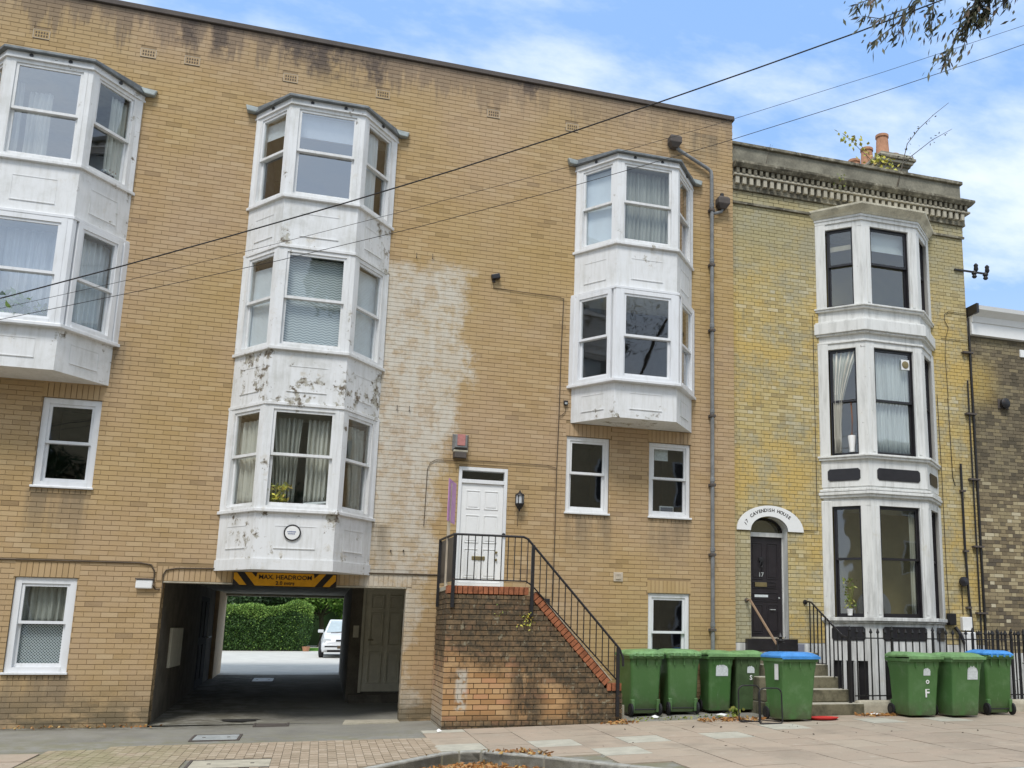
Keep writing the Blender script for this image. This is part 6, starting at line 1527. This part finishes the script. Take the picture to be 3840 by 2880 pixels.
def tree(name, label, x, y, z0, trunkh, r, rz, n, L, lm, seed, group=None, trunk_r=.14):
    rnd = random.Random(seed); t = thing(name, label, 'tree', (x, y, z0), group=group)
    s_ = M().tube([(x, y, z0-.1), (x+.05, y, z0+trunkh*.5), (x-.04, y+.05, z0+trunkh)], trunk_r, 8, trunk_r*.7)
    cl = []
    for i in range(9):
        a = rnd.random()*6.28; k = rnd.uniform(.35, .85); c_ = Vector((x+r*k*math.cos(a), y+r*k*math.sin(a), z0+trunkh+rz*rnd.uniform(.1, 1.5))); cl.append((c_, r*rnd.uniform(.3, .55)))
        s_.tube([(x-.04, y+.05, z0+trunkh-.2), ((x+c_.x)/2, (y+c_.y)/2, z0+trunkh+(c_.z-z0-trunkh)*.4), tuple(c_)], trunk_r*.35, 5, .012)
    cl.append((Vector((x, y, z0+trunkh+rz*.8)), r*.6))
    q = M()
    for _ in range(n):
        c_, cr = rnd.choice(cl); d = Vector((rnd.gauss(0,1), rnd.gauss(0,1), rnd.gauss(0,.8))).normalized()*cr*(rnd.random()**.35)
        q.leaf(c_+d, L*rnd.uniform(.6, 1.3), L*.55, rnd)
    obj('trunk', s_, 'bark', t); obj('crown', q, lm, t, recalc=False); return t
for i, (x, y, lb) in enumerate(((-5.5, 34, 'dark broad tree at the far left behind the hedge'), (-2.6, 33.5, 'dark tree behind the middle of the hedge'), (.1, 34, 'brighter green tree behind the right end of the hedge'), (2.8, 33.5, 'dark tree behind the white car'))):
    tree('yard_tree', lb, x, y, .6, 1.6, 2.3, 1.6, 9000, .17, 'leafgreen' if i == 2 else 'leafdark', 40+i, 'trees behind the hedge')
tag(obj('shrubbery', M().box(-12, 36.5, .2, 12, 37, 6), 'leafdark', kind='stuff'), 'dense dark shrubbery closing the yard behind the trees', 'shrubs')
# flower pot bits at the hedge foot
t = thing('flower_pot', 'small terracotta pot at the right foot of the hedge', 'pot', (-.45, 28.0, .5)); obj('pot', M().lathe((-.45, 28.0, gy(0,28)+.0), [(0,0),(.12,0),(.17,.2),(.14,.2),(0,.17)], 14), 'terracotta', t, smooth=True); obj('soil', M().lathe((-.45, 28.0, gy(0,28)+.165), [(0,0),(.145,0),(.145,.015),(0,.015)], 14), 'soil', t)
# white hatchback facing the passage
Cx, Cyy = .95, 21.0; cz0 = gy(0, 21)
Cr = thing('parked_car', 'white hatchback parked in the yard, half hidden by the passage wall', 'car', (Cx, Cyy, cz0))
def cring(y, hw, zb, zt, top=.9):
    return [(-hw*.96, y, zb), (hw*.96, y, zb), (hw, y, zb+.12), (hw, y, zb+(zt-zb)*.6), (hw*top, y, zt), (hw*top*.5, y, zt+.03), (-hw*top*.5, y, zt+.03), (-hw*top, y, zt), (-hw, y, zb+(zt-zb)*.6), (-hw, y, zb+.12)]
def R3(L_): return [(a, b, c) for a, b, c in L_]
q = M().loft([cring(-.02, .72, .28, .56, .8), cring(.08, .80, .22, .66, .86), cring(.35, .82, .20, .74, .88), cring(1.0, .83, .20, .86, .9), cring(2.2, .83, .20, .90, .92), cring(3.5, .82, .22, .92, .9), cring(3.9, .76, .30, .85, .88)])
cb = obj('body', q, 'carwhite', Cr, local=True, smooth=True, bevel=.01)
q = M(); 
def gr(y, hw, z): return [(-hw, y, z), (hw, y, z)]
gh = [(.95, .74, .86), (1.60, .57, 1.34), (1.85, .54, 1.385), (3.0, .54, 1.37), (3.6, .66, .92)]
sec = [[(-w_, y, z), (-w_*.96, y, z+.01), (w_*.96, y, z+.01), (w_, y, z)] for y, w_, z in gh]
q.v = []; 
for y, w_, z in gh: q.v += [Vector((-w_, y, z)), Vector((w_, y, z))]
for i in range(len(gh)-1): a = 2*i; q.f.append((a, a+1, a+3, a+2))
q.v += [Vector((-.74, .95, .86)), Vector((.74, .95, .86)), Vector((-.74, 3.6, .9)), Vector((.74, 3.6, .9))]
q.f += [(0, 2, 4, 6, 8, 12), (1, 13, 9, 7, 5, 3)]
obj('cabin', q, 'carwhite', Cr, local=True, bevel=.03, smooth=False)
obj('windscreen', M().quad((-.66, 1.0, .915), (.66, 1.0, .915), (.50, 1.57, 1.335), (-.50, 1.57, 1.335)), 'carglass', Cr, local=True, recalc=False)
for s in (-1, 1):
    obj('side_window', M().quad((s*.727, 1.15, .92), (s*.735, 2.9, .93), (s*.553, 2.75, 1.33), (s*.56, 1.72, 1.32)), 'carglass', Cr, local=True, recalc=False)
    m_ = obj('mirror', M().obox(Vector((s*.86, 1.18, .95)), X, FN, -.10, .10, -.055, .055, -.05, .03), 'carwhite', Cr, local=True, bevel=.02)
    obj('headlight', M().loft([[(s*.48, -.005, .56), (s*.74, .05, .57), (s*.76, .06, .68), (s*.50, .02, .665)], [(s*.48, .05, .56), (s*.74, .10, .57), (s*.76, .11, .69), (s*.50, .08, .68)]]), 'lampglass', Cr, local=True)
    for yw in (.62, 3.2):
        wh = obj('wheel', M().lathe((s*.80-.09, yw, .29), [(0,0),(.2,0),(.28,.02),(.29,.06),(.29,.13),(.28,.17),(.2,.18),(0,.18)], 22, 'x'), 'tyre', Cr, local=True, smooth=True)
        obj('hubcap', M().lathe((s*.80+s*.095-.005, yw, .29), [(0,0),(.17,0),(.15,.01),(0,.015)], 16, 'x'), 'steel', wh, local=True)
obj('grille', M().box(-.32, -.035, .60, .32, -.004, .655), 'blackpaint', Cr, local=True); obj('bumper', M().loft([cring(-.07, .70, .30, .46, .98), cring(.02, .80, .27, .48, .99)]), 'carwhite', Cr, local=True, bevel=.02)
obj('number_plate', M().box(-.26, -.085, .34, .26, -.072, .44), 'mortS', Cr, local=True); obj('air_intake', M().box(-.6, -.04, .21, .6, .1, .29), 'blackpaint', Cr, local=True)
obj('wiper', M().tube([(-.5, .97, .90), (.1, 1.02, .95)], .01, 4), 'blackpaint', Cr, local=True)

# ================================================================== OVERHEAD WIRES AND THE STREET TREE
W1 = [(-7.5, -2.2, 4.15), (-4.19, -3.2, 5.132), (-3.887, -3.3, 5.228), (-2.6, -3.8, 5.611), (-1.306, -4.4, 5.971), (-.034, -5.0, 6.309), (1.211, -5.6, 6.651), (2.424, -6.2, 7.047), (3.123, -6.6, 7.289), (4.278, -7.2, 7.659), (5.16, -7.7, 7.91), (6.01, -8.2, 8.203), (6.9, -8.7, 8.55), (9, -9.9, 9.4)]
W2 = [(-7.5, -2.1, 4.3), (-4.241, -3.0, 5.074), (-3.932, -3.1, 5.149), (-2.644, -3.5, 5.514), (-1.329, -4.0, 5.873), (.517, -4.6, 6.42), (2.624, -5.2, 7.11), (4.511, -5.8, 7.76), (6.008, -6.3, 8.33), (8.054, -7.0, 9.12), (11, -8.0, 10.3)]
W3 = [(-7.5, -2.1, 4.1), (-4.229, -3.0, 4.982), (-3.919, -3.1, 5.045), (-2.383, -3.5, 5.44), (-.797, -4.0, 5.85), (.539, -4.4, 6.235), (2.714, -5.1, 6.90), (4.509, -5.8, 7.50), (5.999, -6.3, 8.05), (8.034, -7.0, 8.855), (8.451, -7.1, 9.02), (11, -8, 10.1)]
def smooth_path(P_, k=4):
    out = []; V_ = [Vector(p) for p in P_]
    for _ in range(3): V_ = [V_[0]] + [(V_[i-1]+V_[i]*2+V_[i+1])/4 for i in range(1, len(V_)-1)] + [V_[-1]]
    return V_
for P_, r_, lb in ((W1, .0078, 'thickest black overhead cable, highest of the three crossing the facade'), (W2, .0028, 'thin overhead wire, middle of the three crossing the facade'), (W3, .0038, 'thin overhead wire, lowest of the three crossing the facade')):
    tag(obj('overhead_wire', M().tube(smooth_path(P_), r_, 6), 'cable'), lb, 'wire')
St_ = thing('street_tree', 'tree branch with narrow drooping leaves hanging in at the top right corner', 'tree', (9.5, -15.0, -.1))
rnd = random.Random(5)
s_ = M().tube([(9.5, -15.0, -.2), (9.4, -14.9, 3), (9.1, -14.5, 6), (8.6, -13.6, 8.6)], .2, 10, .12)
limbs = [[(9.1, -14.5, 6), (8.2, -12.5, 9.2), (7.2, -10, 10.0), (6.5, -8.6, 9.6)], [(8.6, -13.6, 8.6), (7.8, -11.5, 10.4), (6.6, -9.4, 10.2), (5.9, -8.4, 9.3)], [(8.6, -13.6, 8.6), (9.6, -12, 11), (10, -10.5, 12)], [(8.6, -13.6, 8.6), (7.4, -14.2, 11), (6.4, -15, 12)]]
for L2 in limbs: s_.tube(L2, .07, 6, .015)
obj('trunk', s_, 'bark', St_)
tw = [
 [(5.95, -8.35, 9.3), (5.85, -8.15, 8.6), (5.62, -8.0, 8.15), (5.20, -8.1, 7.86), (4.95, -8.15, 7.80)],
 [(5.85, -8.15, 8.6), (5.75, -8.0, 8.25), (5.50, -8.0, 7.95), (5.19, -8.1, 7.64), (5.10, -8.1, 7.52)],
 [(5.9, -8.2, 8.8), (5.80, -8.0, 8.35), (5.62, -8.0, 8.0), (5.45, -8.0, 7.76)],
 [(6.0, -8.3, 8.9), (6.0, -8.0, 8.5), (5.93, -8.0, 8.1), (5.90, -8.0, 7.82)],
 [(5.8, -8.2, 8.7), (5.5, -8.1, 8.35), (5.1, -8.15, 8.05), (4.80, -8.2, 7.84)],
 [(6.6, -8.5, 9.4), (6.62, -8.1, 8.7), (6.5, -8.0, 8.35), (6.38, -8.0, 8.1)],
 [(6.6, -8.5, 9.4), (6.72, -8.1, 8.8), (6.70, -8.0, 8.45), (6.6, -8.0, 8.2)],
 [(6.62, -8.2, 8.8), (6.45, -8.0, 8.3), (6.25, -8.05, 7.95), (6.02, -8.1, 7.62), (5.95, -8.15, 7.42)],
 [(6.45, -8.0, 8.3), (6.36, -8.0, 8.0), (6.32, -8.0, 7.78)],
 [(6.7, -8.3, 9.0), (6.9, -8.1, 8.7), (6.95, -8.0, 8.5)]]
s_ = M(); q = M()
dens = [44, 34, 34, 60, 44, 190, 190, 70, 24, 110]
for P_, n in zip(tw, dens):
    V_ = [Vector(p) for p in P_]; s_.tube(V_, .010, 5, .003)
    for _ in range(n):
        k = (rnd.random()**.8)*(len(V_)-1); i = min(int(k), len(V_)-2); p = V_[i].lerp(V_[i+1], k-i)
        q.leaf(p + Vector((rnd.gauss(0, .03),)*3), rnd.uniform(.09, .15), .027, rnd, Vector((-.5, 0, -.85)))
        if i == 0 or n > 30: q.leaf(p + Vector((rnd.gauss(0, .09), rnd.gauss(0, .09), rnd.gauss(0, .06))), rnd.uniform(.09, .15), .03, rnd, Vector((-.4, 0, -.9)))
obj('twig', s_, 'bark', St_); obj('leaves', q, 'leafwill', St_, recalc=False)
q = M()
for L2 in limbs:
    for _ in range(650):
        k = (.35+.65*rnd.random())*(len(L2)-1); i = min(int(k), len(L2)-2); p = Vector(L2[i]).lerp(Vector(L2[i+1]), k-i) + Vector((rnd.gauss(0, .6), rnd.gauss(0, .6), abs(rnd.gauss(0, .5))+.1))
        if p.z < 1.435 + .93*(p.y+16) + .35: continue
        q.leaf(p, rnd.uniform(.08, .14), .03, rnd)
obj('crown', q, 'leafwill', St_, recalc=False)
tag(obj('hanging_leaves', M().tube([(7.0, -7.9, 7.62), (6.96, -7.9, 7.56)], .003, 4), 'bark'), 'stray twig tip hanging below the wire at the top right', 'twig') if False else None

# ================================================================== ACROSS THE STREET (seen only in reflections)
Op = thing('opposite_terrace', 'yellow brick terrace with white windows across the street', 'building', (6, -27, 0))
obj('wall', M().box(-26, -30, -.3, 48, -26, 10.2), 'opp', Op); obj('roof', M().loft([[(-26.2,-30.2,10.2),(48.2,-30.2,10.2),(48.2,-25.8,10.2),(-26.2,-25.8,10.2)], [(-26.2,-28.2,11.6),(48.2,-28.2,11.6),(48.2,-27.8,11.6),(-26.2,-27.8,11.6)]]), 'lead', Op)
for k in range(18):
    for z in (1.0, 4.3, 7.4):
        xx = -23.5 + k*3.9; wn = obj('window', M().box(xx, -25.99, z, xx+1.3, -25.94, z+1.9), 'white', Op)
        obj('pane', M().box(xx+.1, -25.935, z+.1, xx+.6, -25.93, z+1.8), 'blackpaint', wn); obj('pane', M().box(xx+.7, -25.935, z+.1, xx+1.2, -25.93, z+1.8), 'blackpaint', wn)
tree('street_tree', 'round tree on the far pavement opposite the tall tan building', -1.5, -24.0, -.1, 3.4, 2.9, 2.6, 7000, .22, 'leafdark', 77, trunk_r=.22)
tree('street_tree', 'loose tree on the far pavement at the left end', -10.5, -23.5, -.1, 4.2, 2.6, 2.6, 5000, .22, 'leafdark', 79, trunk_r=.2)
tree('street_tree', 'very tall tree on the far pavement', .9, -22.6, -.1, 12.5, 2.7, 2.6, 7000, .24, 'leafdark', 80, trunk_r=.3)
tree('street_tree', 'wide tree on the far pavement opposite the lamp', 4.6, -24.3, -.1, 2.9, 2.4, 2.1, 5000, .22, 'leafdark', 78, trunk_r=.2)
LpS = thing('street_lamp', 'black Victorian street lamp on the far pavement', 'street lamp', (14.0, -18.6, 0))
obj('post', M().tube([(14.0, -18.6, -.1), (14.0, -18.6, 3.4)], .06, 10, .04), 'black', LpS); obj('lantern', M().lathe((14.0, -18.6, 3.4), [(0,0),(.1,0),(.26,.6),(0,.6)], 6), 'lampglass', LpS); obj('hood', M().lathe((14.0, -18.6, 4.0), [(0,0),(.32,0),(.1,.3),(.04,.5),(0,.52)], 6), 'black', LpS)
farp = obj('far_pavement', M().box(-60, -25.9, -.3, 60, -17.2, .0), 'slab', kind='structure')
